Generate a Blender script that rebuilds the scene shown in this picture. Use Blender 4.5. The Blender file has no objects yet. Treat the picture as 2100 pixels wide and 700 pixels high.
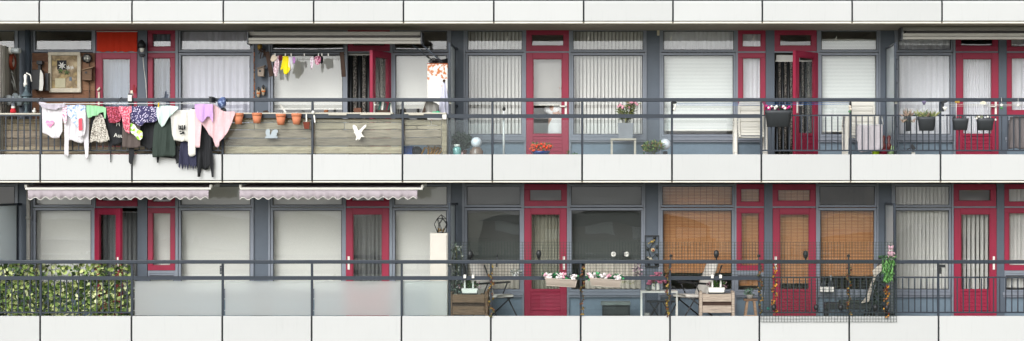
import bpy, math, random
from mathutils import Vector, Matrix, noise
S = bpy.context.scene
COL = S.collection
R = math.radians
rnd = random.Random(7)
# ------------------------------------------------------------ camera, sky, sun, exposure
DIST, FPX, HX, HY = 33.3, 3936.0, 1260.0, 385.0
cam = bpy.data.objects.new('camera', bpy.data.cameras.new('camera')); COL.objects.link(cam)
cam.location = (0, -DIST, 0); cam.rotation_euler = (R(90), 0, 0)
cam.data.sensor_width = 36; cam.data.lens = FPX / 2100 * 36
cam.data.shift_x = (1050 - HX) / 2100; cam.data.shift_y = (HY - 350) / 2100
cam.data.clip_end = 3000; cam.data.clip_start = .5
S.camera = cam
w = bpy.data.worlds.new('World'); S.world = w; w.use_nodes = True
nt = w.node_tree; nt.nodes.clear()
sky = nt.nodes.new('ShaderNodeTexSky'); sky.sky_type = 'NISHITA'; sky.sun_disc = False
SUN_EL, SUN_AZ = 34, 200
sky.sun_elevation = R(SUN_EL); sky.sun_rotation = R(SUN_AZ); sky.air_density = 1.0; sky.dust_density = 4.0; sky.ozone_density = 1.0
hs = nt.nodes.new('ShaderNodeHueSaturation'); hs.inputs['Saturation'].default_value = .0
bg = nt.nodes.new('ShaderNodeBackground'); bg.inputs[1].default_value = .15
wo = nt.nodes.new('ShaderNodeOutputWorld')
nt.links.new(sky.outputs[0], hs.inputs['Color']); nt.links.new(hs.outputs[0], bg.inputs[0]); nt.links.new(bg.outputs[0], wo.inputs[0])
sl = bpy.data.lights.new('sun', 'SUN'); sl.energy = .5; sl.angle = R(50); sl.color = (1, .985, .965)
so = bpy.data.objects.new('sun', sl); COL.objects.link(so)
az = R(SUN_AZ)
sdir = Vector((math.sin(az) * math.cos(R(SUN_EL)), math.cos(az) * math.cos(R(SUN_EL)), math.sin(R(SUN_EL))))
so.rotation_euler = (-sdir).to_track_quat('-Z', 'Y').to_euler()
vs = S.view_settings; vs.view_transform = 'Standard'; vs.look = 'None'; vs.gamma = 1; vs.use_curve_mapping = False
vs.exposure = 0.62

# ------------------------------------------------------------ helpers
def X(px, Y=0.): return (px - HX) * (DIST + Y) / FPX
def Z(py, Y=0.): return (HY - py) * (DIST + Y) / FPX
def lin(h):
    if not isinstance(h, str): return (*h, 1)
    h = h.lstrip('#'); c = [int(h[i:i+2], 16) / 255 for i in (0, 2, 4)]
    return tuple((v / 12.92 if v <= .04045 else ((v + .055) / 1.055) ** 2.4) for v in c) + (1,)
_M = {}
def mat(name, col, rough=.6, var=.12, scale=8, stretch=(1, 1, 1), bump=0, metal=0, island=None, spec=.4, sub=None):
    """principled with soft noise variation; island = list of colours picked per loose piece"""
    if name in _M: return _M[name]
    m = bpy.data.materials.new(name); m.use_nodes = True; t = m.node_tree; N = t.nodes; L = t.links
    b = N['Principled BSDF']; b.inputs['Roughness'].default_value = rough; b.inputs['Metallic'].default_value = metal
    b.inputs['Specular IOR Level'].default_value = spec
    tc = N.new('ShaderNodeTexCoord'); mp = N.new('ShaderNodeMapping'); mp.inputs['Scale'].default_value = stretch
    L.new(tc.outputs['Object'], mp.inputs[0])
    no = N.new('ShaderNodeTexNoise'); no.inputs['Scale'].default_value = scale; no.inputs['Detail'].default_value = 6; no.inputs['Roughness'].default_value = .65
    L.new(mp.outputs[0], no.inputs['Vector'])
    hsv = N.new('ShaderNodeHueSaturation')
    mr = N.new('ShaderNodeMapRange'); mr.inputs['From Min'].default_value = .25; mr.inputs['From Max'].default_value = .75
    mr.inputs['To Min'].default_value = 1 - var; mr.inputs['To Max'].default_value = 1 + var
    L.new(no.outputs[0], mr.inputs[0]); L.new(mr.outputs[0], hsv.inputs['Value'])
    if island:
        g = N.new('ShaderNodeNewGeometry'); cr = N.new('ShaderNodeValToRGB'); cr.color_ramp.interpolation = 'CONSTANT'
        e = cr.color_ramp.elements
        while len(e) < len(island): e.new(.5)
        for i, c in enumerate(island): e[i].position = i / len(island); e[i].color = lin(c)
        L.new(g.outputs['Random Per Island'], cr.inputs[0]); L.new(cr.outputs[0], hsv.inputs['Color'])
    else: hsv.inputs['Color'].default_value = lin(col)
    L.new(hsv.outputs[0], b.inputs['Base Color'])
    if bump:
        bp = N.new('ShaderNodeBump'); bp.inputs['Strength'].default_value = bump; bp.inputs['Distance'].default_value = .01
        L.new(no.outputs[0], bp.inputs['Height']); L.new(bp.outputs[0], b.inputs['Normal'])
    _M[name] = m; return m
def patmat(name, cols, scale=30, kind='voronoi', rough=.8, thr=None, stretch=(1, 1, 1)):
    """printed cloth / rust / stains: voronoi cells or noise through a constant ramp"""
    if name in _M: return _M[name]
    m = bpy.data.materials.new(name); m.use_nodes = True; t = m.node_tree; N = t.nodes; L = t.links
    b = N['Principled BSDF']; b.inputs['Roughness'].default_value = rough
    tc = N.new('ShaderNodeTexCoord'); mp = N.new('ShaderNodeMapping'); mp.inputs['Scale'].default_value = stretch; L.new(tc.outputs['Object'], mp.inputs[0])
    if kind == 'voronoi':
        v = N.new('ShaderNodeTexVoronoi'); v.inputs['Scale'].default_value = scale; out = v.outputs['Color']
        sp = N.new('ShaderNodeSeparateColor'); L.new(out, sp.inputs[0]); fac = sp.outputs[0]
    elif kind == 'dots':
        v = N.new('ShaderNodeTexVoronoi'); v.inputs['Scale'].default_value = scale; fac = v.outputs['Distance']
    else:
        v = N.new('ShaderNodeTexNoise'); v.inputs['Scale'].default_value = scale; v.inputs['Detail'].default_value = 5; fac = v.outputs[0]
    L.new(mp.outputs[0], v.inputs['Vector'])
    cr = N.new('ShaderNodeValToRGB'); cr.color_ramp.interpolation = 'CONSTANT' if kind != 'noise' else 'LINEAR'
    e = cr.color_ramp.elements
    while len(e) < len(cols): e.new(.5)
    for i, c in enumerate(cols): e[i].position = (thr[i] if thr else i / len(cols)); e[i].color = lin(c)
    L.new(fac, cr.inputs[0]); L.new(cr.outputs[0], b.inputs['Base Color'])
    _M[name] = m; return m
def wavemat(name, c1, c2, scale, axis='Z', dist=.3, rough=.8, c3=None, amt=1.0, cord=None):
    """fine woven / slatted cloth: stripes along one axis plus noise"""
    if name in _M: return _M[name]
    m = bpy.data.materials.new(name); m.use_nodes = True; t = m.node_tree; N = t.nodes; L = t.links
    b = N['Principled BSDF']; b.inputs['Roughness'].default_value = rough
    tc = N.new('ShaderNodeTexCoord')
    wv = N.new('ShaderNodeTexWave'); wv.bands_direction = axis; wv.inputs['Scale'].default_value = scale; wv.inputs['Distortion'].default_value = dist
    wv.inputs['Detail'].default_value = 1
    L.new(tc.outputs['Object'], wv.inputs['Vector'])
    mx = N.new('ShaderNodeMix'); mx.data_type = 'RGBA'; mx.inputs[6].default_value = lin(c1); mx.inputs[7].default_value = lin(c2)
    L.new(wv.outputs[0], mx.inputs[0]); out = mx.outputs[2]
    no = N.new('ShaderNodeTexNoise'); mp = N.new('ShaderNodeMapping'); mp.inputs['Scale'].default_value = (2, 2, 40) if axis == 'Z' else (40, 2, 2)
    L.new(tc.outputs['Object'], mp.inputs[0]); L.new(mp.outputs[0], no.inputs['Vector']); no.inputs['Scale'].default_value = 1.5
    mx2 = N.new('ShaderNodeMix'); mx2.data_type = 'RGBA'; mx2.inputs[7].default_value = lin(c3 or c2)
    mr = N.new('ShaderNodeMapRange'); mr.inputs[1].default_value = .4; mr.inputs[2].default_value = .7; mr.inputs[4].default_value = .6 * amt
    L.new(no.outputs[0], mr.inputs[0]); L.new(mr.outputs[0], mx2.inputs[0]); L.new(out, mx2.inputs[6]); out = mx2.outputs[2]
    L.new(out, b.inputs['Base Color'])
    _M[name] = m; return m
def glass(name, ior, tint, rough=0., wav=0., frost=0, fcol='#c8d0d0'):
    m = bpy.data.materials.new(name); m.use_nodes = True; t = m.node_tree; N = t.nodes; L = t.links; N.clear()
    out = N.new('ShaderNodeOutputMaterial'); tr = N.new('ShaderNodeBsdfTransparent'); tr.inputs[0].default_value = (*tint, 1)
    gl = N.new('ShaderNodeBsdfGlossy'); gl.inputs['Roughness'].default_value = rough
    fr = N.new('ShaderNodeFresnel')
    ge = N.new('ShaderNodeNewGeometry'); io = N.new('ShaderNodeMapRange'); io.inputs[3].default_value = ior; io.inputs[4].default_value = 1 / ior   # same reflectance from both sides of the sheet
    L.new(ge.outputs['Backfacing'], io.inputs[0]); L.new(io.outputs[0], fr.inputs[0])
    mx = N.new('ShaderNodeMixShader'); L.new(fr.outputs[0], mx.inputs[0]); L.new(gl.outputs[0], mx.inputs[2])
    base = tr
    if frost:
        rf = N.new('ShaderNodeBsdfRefraction'); rf.inputs['IOR'].default_value = 1.25; rf.inputs['Roughness'].default_value = .45; rf.inputs[0].default_value = (.95, 1, 1, 1)
        df = N.new('ShaderNodeBsdfDiffuse'); df.inputs[0].default_value = lin(fcol)
        tl = N.new('ShaderNodeBsdfTranslucent'); tl.inputs[0].default_value = lin(fcol)
        a = N.new('ShaderNodeMixShader'); a.inputs[0].default_value = .5; L.new(df.outputs[0], a.inputs[1]); L.new(tl.outputs[0], a.inputs[2])
        b2 = N.new('ShaderNodeMixShader'); b2.inputs[0].default_value = frost; L.new(rf.outputs[0], b2.inputs[1]); L.new(a.outputs[0], b2.inputs[2])
        base = b2
    L.new(base.outputs[0], mx.inputs[1]); L.new(mx.outputs[0], out.inputs[0])
    if wav:
        tc = N.new('ShaderNodeTexCoord'); no = N.new('ShaderNodeTexNoise'); no.inputs['Scale'].default_value = .9; no.inputs['Detail'].default_value = .5
        bp = N.new('ShaderNodeBump'); bp.inputs['Strength'].default_value = wav; bp.inputs['Distance'].default_value = .02
        L.new(tc.outputs['Object'], no.inputs['Vector']); L.new(no.outputs[0], bp.inputs['Height']); L.new(bp.outputs[0], gl.inputs['Normal'])
    _M[name] = m; return m

class MB:
    def __init__(s): s.v = []; s.f = []; s.m = []; s.s = []
    def add(s, vs, fs, mi=0, sm=False):
        o = len(s.v); s.v += [tuple(v) for v in vs]
        for f in fs: s.f.append([o + i for i in f]); s.m.append(mi); s.s.append(sm)
        return s
    def box(s, x0, x1, y0, y1, z0, z1, mi=0):
        if x0 > x1: x0, x1 = x1, x0
        if z0 > z1: z0, z1 = z1, z0
        v = [(x, y, z) for x in (x0, x1) for y in (y0, y1) for z in (z0, z1)]
        return s.add(v, [(0, 1, 3, 2), (4, 6, 7, 5), (0, 4, 5, 1), (2, 3, 7, 6), (0, 2, 6, 4), (1, 5, 7, 3)], mi)
    def pb(s, px0, py0, px1, py1, Y0, Y1, mi=0):
        return s.box(X(px0, Y0), X(px1, Y0), Y0, Y1, Z(py1, Y0), Z(py0, Y0), mi)
    def beam(s, p, q, w, d=None, mi=0, up=(0, 1, 0)):
        p = Vector(p); q = Vector(q); a = (q - p).normalized(); u = Vector(up)
        if abs(a.dot(u)) > .99: u = Vector((1, 0, 0))
        b = a.cross(u).normalized(); c = a.cross(b).normalized(); d = d or w
        v = [e + b * i * w / 2 + c * j * d / 2 for e in (p, q) for i, j in ((-1, -1), (1, -1), (1, 1), (-1, 1))]
        return s.add(v, [(3, 2, 1, 0), (4, 5, 6, 7), (0, 1, 5, 4), (1, 2, 6, 5), (2, 3, 7, 6), (3, 0, 4, 7)], mi)
    def tube(s, pts, r, n=6, mi=0):
        pts = [Vector(p) for p in pts]; k = len(pts); vs = []
        for i, p in enumerate(pts):
            a = (pts[min(i + 1, k - 1)] - pts[max(i - 1, 0)]).normalized(); u = Vector((0, 1, 0)) if abs(a.y) < .9 else Vector((1, 0, 0))
            b = a.cross(u).normalized(); c = a.cross(b); rr = r[i] if isinstance(r, (list, tuple)) else r
            vs += [p + (b * math.cos(2 * math.pi * j / n) + c * math.sin(2 * math.pi * j / n)) * rr for j in range(n)]
        fs = [(i * n + j, i * n + (j + 1) % n, (i + 1) * n + (j + 1) % n, (i + 1) * n + j) for i in range(k - 1) for j in range(n)]
        s.add(vs, fs, mi, True); o = len(s.v) - len(vs)
        s.f.append([o + j for j in range(n)][::-1]); s.m.append(mi); s.s.append(False)
        s.f.append([o + (k - 1) * n + j for j in range(n)]); s.m.append(mi); s.s.append(False); return s
    def lathe(s, c, prof, n=18, mi=0, sx=1, sy=1, axis='Z'):
        vs = []
        for r, z in prof:
            for j in range(n):
                a = 2 * math.pi * j / n; p = (r * math.cos(a) * sx, r * math.sin(a) * sy, z)
                if axis == 'Y': p = (p[0], -p[2], p[1])
                if axis == 'X': p = (p[2], p[0], p[1])
                vs.append((c[0] + p[0], c[1] + p[1], c[2] + p[2]))
        k = len(prof); fs = [(i * n + j, i * n + (j + 1) % n, (i + 1) * n + (j + 1) % n, (i + 1) * n + j) for i in range(k - 1) for j in range(n)]
        s.add(vs, fs, mi, True); o = len(s.v) - len(vs)
        s.f.append([o + j for j in range(n)][::-1]); s.m.append(mi); s.s.append(False)
        s.f.append([o + (k - 1) * n + j for j in range(n)]); s.m.append(mi); s.s.append(False); return s
    def prism(s, poly, Y0, Y1, mi=0):
        n = len(poly); v = [(x, Y0, z) for x, z in poly] + [(x, Y1, z) for x, z in poly]
        return s.add(v, [tuple(range(n)), tuple(range(2 * n - 1, n - 1, -1))] + [((i + 1) % n, i, n + i, n + (i + 1) % n) for i in range(n)], mi)
    def pp(s, poly, Y0, Y1, mi=0): return s.prism([(X(a, Y0), Z(b, Y0)) for a, b in poly], Y0, Y1, mi)
    def ball(s, c, r, n=12, mi=0, lump=0):
        if not isinstance(r, tuple): r = (r, r, r)
        k = max(4, n // 2); vs = [(c[0], c[1], c[2] - r[2])]
        for i in range(1, k):
            t = math.pi * i / k
            for j in range(n):
                a = 2 * math.pi * j / n; q = 1 + lump * (rnd.random() - .5)
                vs.append((c[0] + r[0] * q * math.sin(t) * math.cos(a), c[1] + r[1] * q * math.sin(t) * math.sin(a), c[2] - r[2] * q * math.cos(t)))
        vs.append((c[0], c[1], c[2] + r[2])); top = len(vs) - 1
        fs = [(0, 1 + (j + 1) % n, 1 + j) for j in range(n)]
        for i in range(k - 2):
            for j in range(n): a = 1 + i * n; fs.append((a + j, a + (j + 1) % n, a + n + (j + 1) % n, a + n + j))
        a = 1 + (k - 2) * n; fs += [(a + j, a + (j + 1) % n, top) for j in range(n)]
        return s.add(vs, fs, mi, True)
    def leaf(s, c, L, W, d=None, mi=0, cup=.15):
        """one leaf: six-corner blade folded along its midrib"""
        d = Vector(d) if d else Vector((rnd.uniform(-1, 1), rnd.uniform(-1, .3), rnd.uniform(-1, 1))); d.normalize()
        u = Vector((rnd.uniform(-1, 1), rnd.uniform(-1, 1), rnd.uniform(-1, 1))); b = d.cross(u)
        if b.length < .1: b = d.cross(Vector((0, 0, 1)))
        b.normalize(); n = d.cross(b); c = Vector(c)
        v = [c, c + d * L * .3 + b * W / 2 + n * cup * W, c + d * L * .7 + b * W * .38 + n * cup * W, c + d * L, c + d * L * .7 - b * W * .38 + n * cup * W, c + d * L * .3 - b * W / 2 + n * cup * W]
        return s.add(v, [(0, 1, 2, 3), (0, 3, 4, 5)], mi)
    def leaves(s, c, r, n, L, W, mi=0, up=0., flat=1.):
        for _ in range(n):
            while 1:
                p = Vector((rnd.uniform(-1, 1), rnd.uniform(-1, 1), rnd.uniform(-1, 1)))
                if p.length < 1: break
            d = Vector((rnd.uniform(-1, 1), rnd.uniform(-1, 1), rnd.uniform(-.6, 1) + up)) + p
            q = rnd.uniform(.6, 1.2)
            s.leaf((c[0] + p.x * r[0], c[1] + p.y * r[1], c[2] + p.z * r[2]), L * q, W * q, d, mi)
        return s
    def build(s, name, mats, parent=None, origin=None, mods=None, label=None):
        if not isinstance(mats, (list, tuple)): mats = [mats]
        if parent is not None: o0 = Vector(parent['_w']) if '_w' in parent else Vector((0, 0, 0))
        elif origin: o0 = Vector(origin)
        else:
            xs = [v[0] for v in s.v]; ys = [v[1] for v in s.v]; zs = [v[2] for v in s.v]
            o0 = Vector(((min(xs) + max(xs)) / 2, (min(ys) + max(ys)) / 2, min(zs)))
        me = bpy.data.meshes.new(name); me.from_pydata([Vector(v) - o0 for v in s.v], [], s.f)
        for m in mats: me.materials.append(m)
        for p, mi, sm in zip(me.polygons, s.m, s.s): p.material_index = mi; p.use_smooth = sm
        me.update()
        o = bpy.data.objects.new(name, me); COL.objects.link(o)
        if parent is not None: o.parent = parent
        else: o.location = o0
        o['_w'] = tuple(o0)
        if label: o['label'] = label
        return o
def tag(o, label, cat, group=None, kind=None):
    if label: o['label'] = label
    if cat: o['category'] = cat
    if group: o['group'] = group
    if kind: o['kind'] = kind
    return o
def thing(name, label, cat, loc, group=None):
    o = bpy.data.objects.new(name, None); COL.objects.link(o); o.location = loc; o['_w'] = tuple(loc); o.empty_display_size = .1
    return tag(o, label, cat, group)
def at(px, py, Y): return (X(px, Y), Y, Z(py, Y))
def bevel(o, w=.004, seg=1):
    b = o.modifiers.new('b', 'BEVEL'); b.width = w; b.segments = seg; b.limit_method = 'ANGLE'; return o
def text(s, px, py, Y, h, m, parent, rot=0, name='lettering'):
    cu = bpy.data.curves.new('t', 'FONT'); cu.body = s; cu.size = h; cu.extrude = .0015; cu.align_x = 'CENTER'
    ob = bpy.data.objects.new('t', cu); COL.objects.link(ob)
    me = bpy.data.meshes.new_from_object(ob.evaluated_get(bpy.context.evaluated_depsgraph_get()))
    bpy.data.objects.remove(ob); bpy.data.curves.remove(cu)
    me.transform(Matrix.Rotation(rot, 4, 'Y') @ Matrix.Rotation(R(90), 4, 'X')); me.materials.clear(); me.materials.append(m)
    o = bpy.data.objects.new(name, me); COL.objects.link(o); o.parent = parent
    o.location = Vector(at(px, py, Y)) - Vector(parent['_w']); o['_w'] = parent['_w']; return o

# ------------------------------------------------------------ materials
def fascia_mat():
    m = mat('white_fascia', '#b7b8b7', .45, .02, 1.2); t = m.node_tree; N = t.nodes; L = t.links; b = N['Principled BSDF']
    src = b.inputs['Base Color'].links[0].from_socket
    oi = N.new('ShaderNodeObjectInfo'); a = N.new('ShaderNodeMapRange'); a.inputs[3].default_value = .955; a.inputs[4].default_value = 1.03; L.new(oi.outputs['Random'], a.inputs[0])
    tc = N.new('ShaderNodeTexCoord'); mp = N.new('ShaderNodeMapping'); mp.inputs['Scale'].default_value = (9, 1, .7); L.new(tc.outputs['Object'], mp.inputs[0])
    n = N.new('ShaderNodeTexNoise'); n.inputs['Scale'].default_value = 3; n.inputs['Detail'].default_value = 5; L.new(mp.outputs[0], n.inputs[0])
    st = N.new('ShaderNodeMapRange'); st.inputs[1].default_value = .58; st.inputs[2].default_value = .8; st.inputs[3].default_value = 1; st.inputs[4].default_value = .94; L.new(n.outputs[0], st.inputs[0])
    mu = N.new('ShaderNodeMath'); mu.operation = 'MULTIPLY'; L.new(a.outputs[0], mu.inputs[0]); L.new(st.outputs[0], mu.inputs[1])
    h = N.new('ShaderNodeHueSaturation'); L.new(src, h.inputs['Color']); L.new(mu.outputs[0], h.inputs['Value']); L.new(h.outputs[0], b.inputs['Base Color']); return m
SLATE = mat('slate_paint', '#515a65', .45, .07, 5); FRAME = mat('frame_grey', '#7a808a', .4, .06, 9)
PANEL = mat('blue_grey_panel', '#6c7d8a', .5, .1, 14); RAIL = mat('railing_anthracite', '#262e38', .35, .08, 20)
RED = mat('crimson_paint', '#8e1c3a', .42, .16, 3.5, (1, 1, .4), spec=.35); REDD = mat('crimson_groove', '#7d1830', .5)
WHITE = fascia_mat(); GAP = mat('joint_dark', '#25282b', .8)
EDGE = mat('edge_strip_cream', '#d8d3c6', .5, .1, 4); SOFF = mat('concrete_soffit', '#8d867c', .9, .2, 3, (1, 6, 1))
FLOORM = mat('balcony_concrete', '#7d7c78', .9, .15, 8); ROOMW = mat('room_plaster', '#b9b4aa', .9, .1, 2); DARK = mat('room_dark', '#2c2a28', .9)
GLASS = glass('window_glass', 1.62, (.99, .995, .99), wav=.12)
CLEAR = glass('balcony_glass', 1.35, (.95, .975, .975))
FROST = glass('frosted_glass', 1.4, (1, 1, 1), .3, frost=.42, fcol='#e3e4e2')
FROST2 = glass('screen_glass', 1.4, (1, 1, 1), .3, frost=.93, fcol='#dbe3e6')
BLACK = mat('black_plastic', '#1d1f21', .45, .15, 12); DGREY = mat('dark_grey_plastic', '#35383c', .5, .12, 12)
WPLA = mat('white_plastic', '#dcdad2', .4, .05, 9); STEEL = mat('steel_white', '#d0d2d2', .3, .05)
PINE = mat('old_board', '#8b8270', .85, .5, 3.5, (1, 3, 9), bump=.6, island=['#8c8070', '#9c907c', '#7a7062', '#a2967f', '#8f846f'])
CLAD = mat('brown_cladding', '#6b4630', .8, .3, 5, (1, 3, 14), bump=.5, island=['#75523c', '#86634a', '#644634', '#7f5e48'])
CRATE = mat('crate_wood', '#7c6450', .85, .5, 5, (1, 3, 12), bump=.5, island=['#7b614b', '#8c735c', '#6c5543'])
GREYW = mat('grey_wood', '#8c7e72', .85, .45, 5, (1, 3, 12), bump=.4, island=['#8f8174', '#7d7066', '#9c8e80'])
DBROWN = mat('dark_brown_wood', '#3c2a20', .8, .3, 10); TERRA = mat('terracotta', '#c47a58', .8, .12, 20, bump=.1)
GOLD = mat('brass', '#9a7a34', .4, .2, 20, metal=.6); GREEN = mat('leaf_green', '#3d5a28', .6, .3, 30, island=['#2f4d20', '#456a2c', '#587a38', '#35592a'])
STEM = mat('stem', '#4a4a2c', .8); WIRE = mat('wire_dark', '#23302a', .5)
AUTUMN = mat('autumn_leaf', '#a86a20', .7, .2, 30, island=['#8c6c34', '#6c4028', '#a08a40', '#5c3026', '#54522e', '#665038'])
def plain(name, c, r=.85, var=.08): return mat(name, c, r, var, 25)

# ------------------------------------------------------------ setting behind the camera (seen in the glass)
GZ = -15.0
g = MB(); g.box(-900, 900, -900, 500, GZ - .5, GZ); g.build('ground', mat('park_ground', '#8f8f80', .95, .3, .05)).update_tag()
tag(bpy.data.objects['ground'], None, None, kind='structure')
rd = MB(); rd.box(-900, 900, -75, -66, GZ + .004, GZ + .012); tag(rd.build('road', mat('asphalt', '#3c3c3d', .9, .15, 2)), None, None, kind='structure')
FB = mat('far_brick', '#a0968c', .9, .15, .5); FR = mat('far_roof', '#6a6868', .8, .15, .5); FW = mat('far_window', '#dfe8ec', .3, .1, 1)
lab = ['low brown brick house row far across the road behind the camera, left', 'brown brick school block with a grey flat roof behind the camera', 'long brick house row with pale windows behind the camera, right', 'brick block beyond the road, far right behind the camera']
for i, (x, wd, hh, yy) in enumerate([(-62, 50, 10.2, -150), (-1.5, 20, 12.8, -140), (38, 40, 10.8, -146), (86, 44, 11.4, -160)]):
    t = thing('distant_building', lab[i], 'building', (x, yy, GZ), 'buildings across the road')
    MB().box(x - wd / 2, x + wd / 2, yy - 5, yy + 5, GZ, GZ + hh - 1.2).build('wall', FB, t)
    MB().prism([(x - wd / 2 - .5, GZ + hh - 1.2), (x + wd / 2 + .5, GZ + hh - 1.2), (x + wd / 2 - 4, GZ + hh), (x - wd / 2 + 4, GZ + hh)], yy - 5.5, yy + 5.5).build('roof', FR, t)
    k = int(wd // 4)
    for j in range(k):
        for fz in range(4 if hh > 12.5 else 3):
            MB().box(x - wd / 2 + 1 + j * 4, x - wd / 2 + 3.6 + j * 4, yy + 5, yy + 5.06, GZ + 1.2 + fz * 3.15, GZ + 2.5 + fz * 3.15).build('window', FW, t)
CROWN = mat('far_crown', '#33422a', .8, .3, 3, island=['#44523a', '#55643f', '#606e48', '#4a5a3e'])
def tree(x, y, h, lb):
    t = thing('tree', lb, 'tree', (x, y, GZ), 'trees behind the camera')
    MB().tube([(x, y, GZ), (x + .2, y, GZ + h * .4), (x, y, GZ + h * .75)], [.35, .25, .1]).build('trunk', DBROWN, t)
    c = MB()
    for _ in range(9):
        a = rnd.uniform(0, 6.28); q = rnd.uniform(0, .22) * h
        c.leaves((x + q * math.cos(a), y + q * math.sin(a), GZ + h * rnd.uniform(.5, .85)), (h * .15,) * 3, 60, 1.0, .8)
    c.build('crown', CROWN, t)
tn = ['leftmost', 'second from left', 'third from left', 'fourth from left', 'middle', 'fifth from right', 'fourth from right', 'third from right', 'second from right', 'rightmost']
for i, x in enumerate([-95, -74, -44, -34, -18, 8, 20, 54, 66, 100]):
    tree(x, rnd.uniform(-132, -100), rnd.uniform(9, 12.2), 'leafy tree behind the camera by the road, %s of the ten' % tn[i])

# ------------------------------------------------------------ the building
FU, FL, FT = .474, -2.327, 3.27           # floor levels: upper balcony, lower balcony, the one above
YF = 1.35
B = thing('apartment_building', 'grey and white balcony apartment block with crimson doors and windows', 'building', (0, YF, GZ))
XL, XR, YB = X(-420, YF), X(2460, YF), 6.0
for z1, z0 in ((FT, 2.835), (FU, .085), (FL, -2.75)):
    bx = MB().box(XL, XR, 0, YF + .16, z0, z1)
    bx.f.pop(4) if False else None
    o = bx.build('floor_slab', [SOFF], B)
for z1, z0 in ((FT, 2.9), (FU, .15), (FL, -2.7)): MB().box(XL, XR, YF + .165, YB, z0, z1).build('interior_floor', ROOMW, B)
MB().box(XL, XR, YB, YB + .3, -2.7, FT).build('back_wall', ROOMW, B)
MB().box(XL, XR, YF + .02, YB, GZ, -2.76).build('lower_storeys', SLATE, B)
MB().box(XL, XR, YF + .02, YB, FT + .01, FT + 2.4).build('upper_storey', SLATE, B)
for fz, cz in ((FU, 2.9), (FL, .15)):
    for px in (52, 930, 1812, 2460, -420): MB().box(X(px, YF) - .06, X(px, YF) + .06, YF + .17, YB - .01, fz, cz - .002).build('party_wall', ROOMW, B)
# inner mid wall darkens the rooms
# soffit / fascia / edge strips
J = {'T': [-100, 82, 272, 459, 644, 828, 1013, 1197, 1380, 1563, 1747, 1931, 2115, 2300],
     'U': [-100, 84, 272, 457, 641, 826, 1010, 1194, 1378, 1561, 1744, 1928, 2112, 2296],
     'L': [-100, 84, 271, 457, 640, 824, 1007, 1191, 1374, 1557, 1741, 1924, 2108, 2292]}
for k, (y0, y1) in {'T': (7, 43.5), 'U': (317, 370), 'L': (648, 702)}.items():
    js = J[k]
    for a, b in zip(js, js[1:]):
        x0, x1 = X(a + 1.8), X(b - 1.8)
        if k == 'T':
            pr = [(-.05, Z(y1)), (-.05, Z(y0)), (.06, Z(-9)), (.075, Z(-9)), (-.02, Z(y0)), (-.02, Z(y1))]
            m = MB(); m.add([(x0, p[0], p[1]) for p in pr] + [(x1, p[0], p[1]) for p in pr], [(0, 1, 7, 6), (1, 2, 8, 7), (2, 3, 9, 8), (3, 4, 10, 9), (4, 5, 11, 10), (5, 0, 6, 11), (0, 5, 4, 1), (1, 4, 3, 2), (6, 7, 10, 11), (7, 8, 9, 10)])
            o = m.build('fascia_panel', WHITE, B)
        else: o = bevel(MB().box(x0, x1, -.05, -.02, Z(y1), Z(y0)).build('fascia_panel', WHITE, B), .004)
        e0, e1 = (45, 48.4) if k == 'T' else ((371.6, 374.4) if k == 'U' else (703.5, 707))
        if k != 'L' or 1: MB().box(x0, x1, -.035, -.004, Z(e1), Z(e0)).build('edge_strip', EDGE, B)
    MB().box(X(js[0]), X(js[-1]), -.018, -.004, Z(y1 + 1), Z(y0 if k != 'T' else 0)).build('fascia_backing', GAP, B)

def win(x0, x1, y0, y1, m=FRAME, fw=5, Y=YF, sill=False, red=False, nm='window', tilt=0.):
    """frame with outer px extents; pane and sill are sub-parts"""
    f = MB(); a, b, c, d = x0, x1, y0, y1; Y0 = Y - (.035 if not red else .045); Y1 = Y + .05
    f.pb(a, c, b, c + fw, Y0, Y1); f.pb(a, d - fw, b, d, Y0, Y1)
    f.pb(a, c + fw, a + fw, d - fw, Y0, Y1); f.pb(b - fw, c + fw, b, d - fw, Y0, Y1)
    o = bevel(f.build(nm, m, B), .004)
    if red: o['label'] = 'crimson framed window'
    bd = MB(); g1 = fw; q = 1.3; Ya = Y0 + .012
    for (p, r, s_, t) in ((a + g1, c + g1, b - g1, c + g1 + q), (a + g1, d - g1 - q, b - g1, d - g1), (a + g1, c + g1 + q, a + g1 + q, d - g1 - q), (b - g1 - q, c + g1 + q, b - g1, d - g1 - q)):
        bd.pb(p, r, s_, t, Ya, Y + .005)
    bd.build('glazing_bead', DGREY if not red else REDD, o)
    # each glass pane is its own slightly bowed sheet, so its mirror image bends like real float glass
    x0_, x1_, z0_, z1_ = X(a + fw, Y), X(b - fw, Y), Z(d - fw, Y), Z(c + fw, Y)
    n = 10; vs = []; bow = rnd.uniform(.6, 1.3) * .0007
    for s2 in (0, 1):
        for i in range(n + 1):
            for j in range(n + 1):
                u, v = i / n, j / n; vs.append((x0_ + (x1_ - x0_) * u, Y + .01 + .006 * s2 + bow * math.sin(math.pi * u) * math.sin(math.pi * v) + tilt * (v - .5) * (z1_ - z0_), z0_ + (z1_ - z0_) * v))
    fs = []; K = (n + 1) ** 2
    for i in range(n):
        for j in range(n):
            q0 = i * (n + 1) + j; fs.append((q0, q0 + n + 1, q0 + n + 2, q0 + 1)); fs.append((K + q0, K + q0 + 1, K + q0 + n + 2, K + q0 + n + 1))
    g_ = MB(); g_.add(vs, fs, 0, True); g_.build('pane', GLASS, o)
    if sill:
        MB().pb(a - 2, d + .5, b + 2, d + 7, Y - .07, Y + .02).pb(a - 1, d + 7.5, b + 1, d + 11, Y - .05, Y + .02).build('sill', FRAME, o)
    return o
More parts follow.
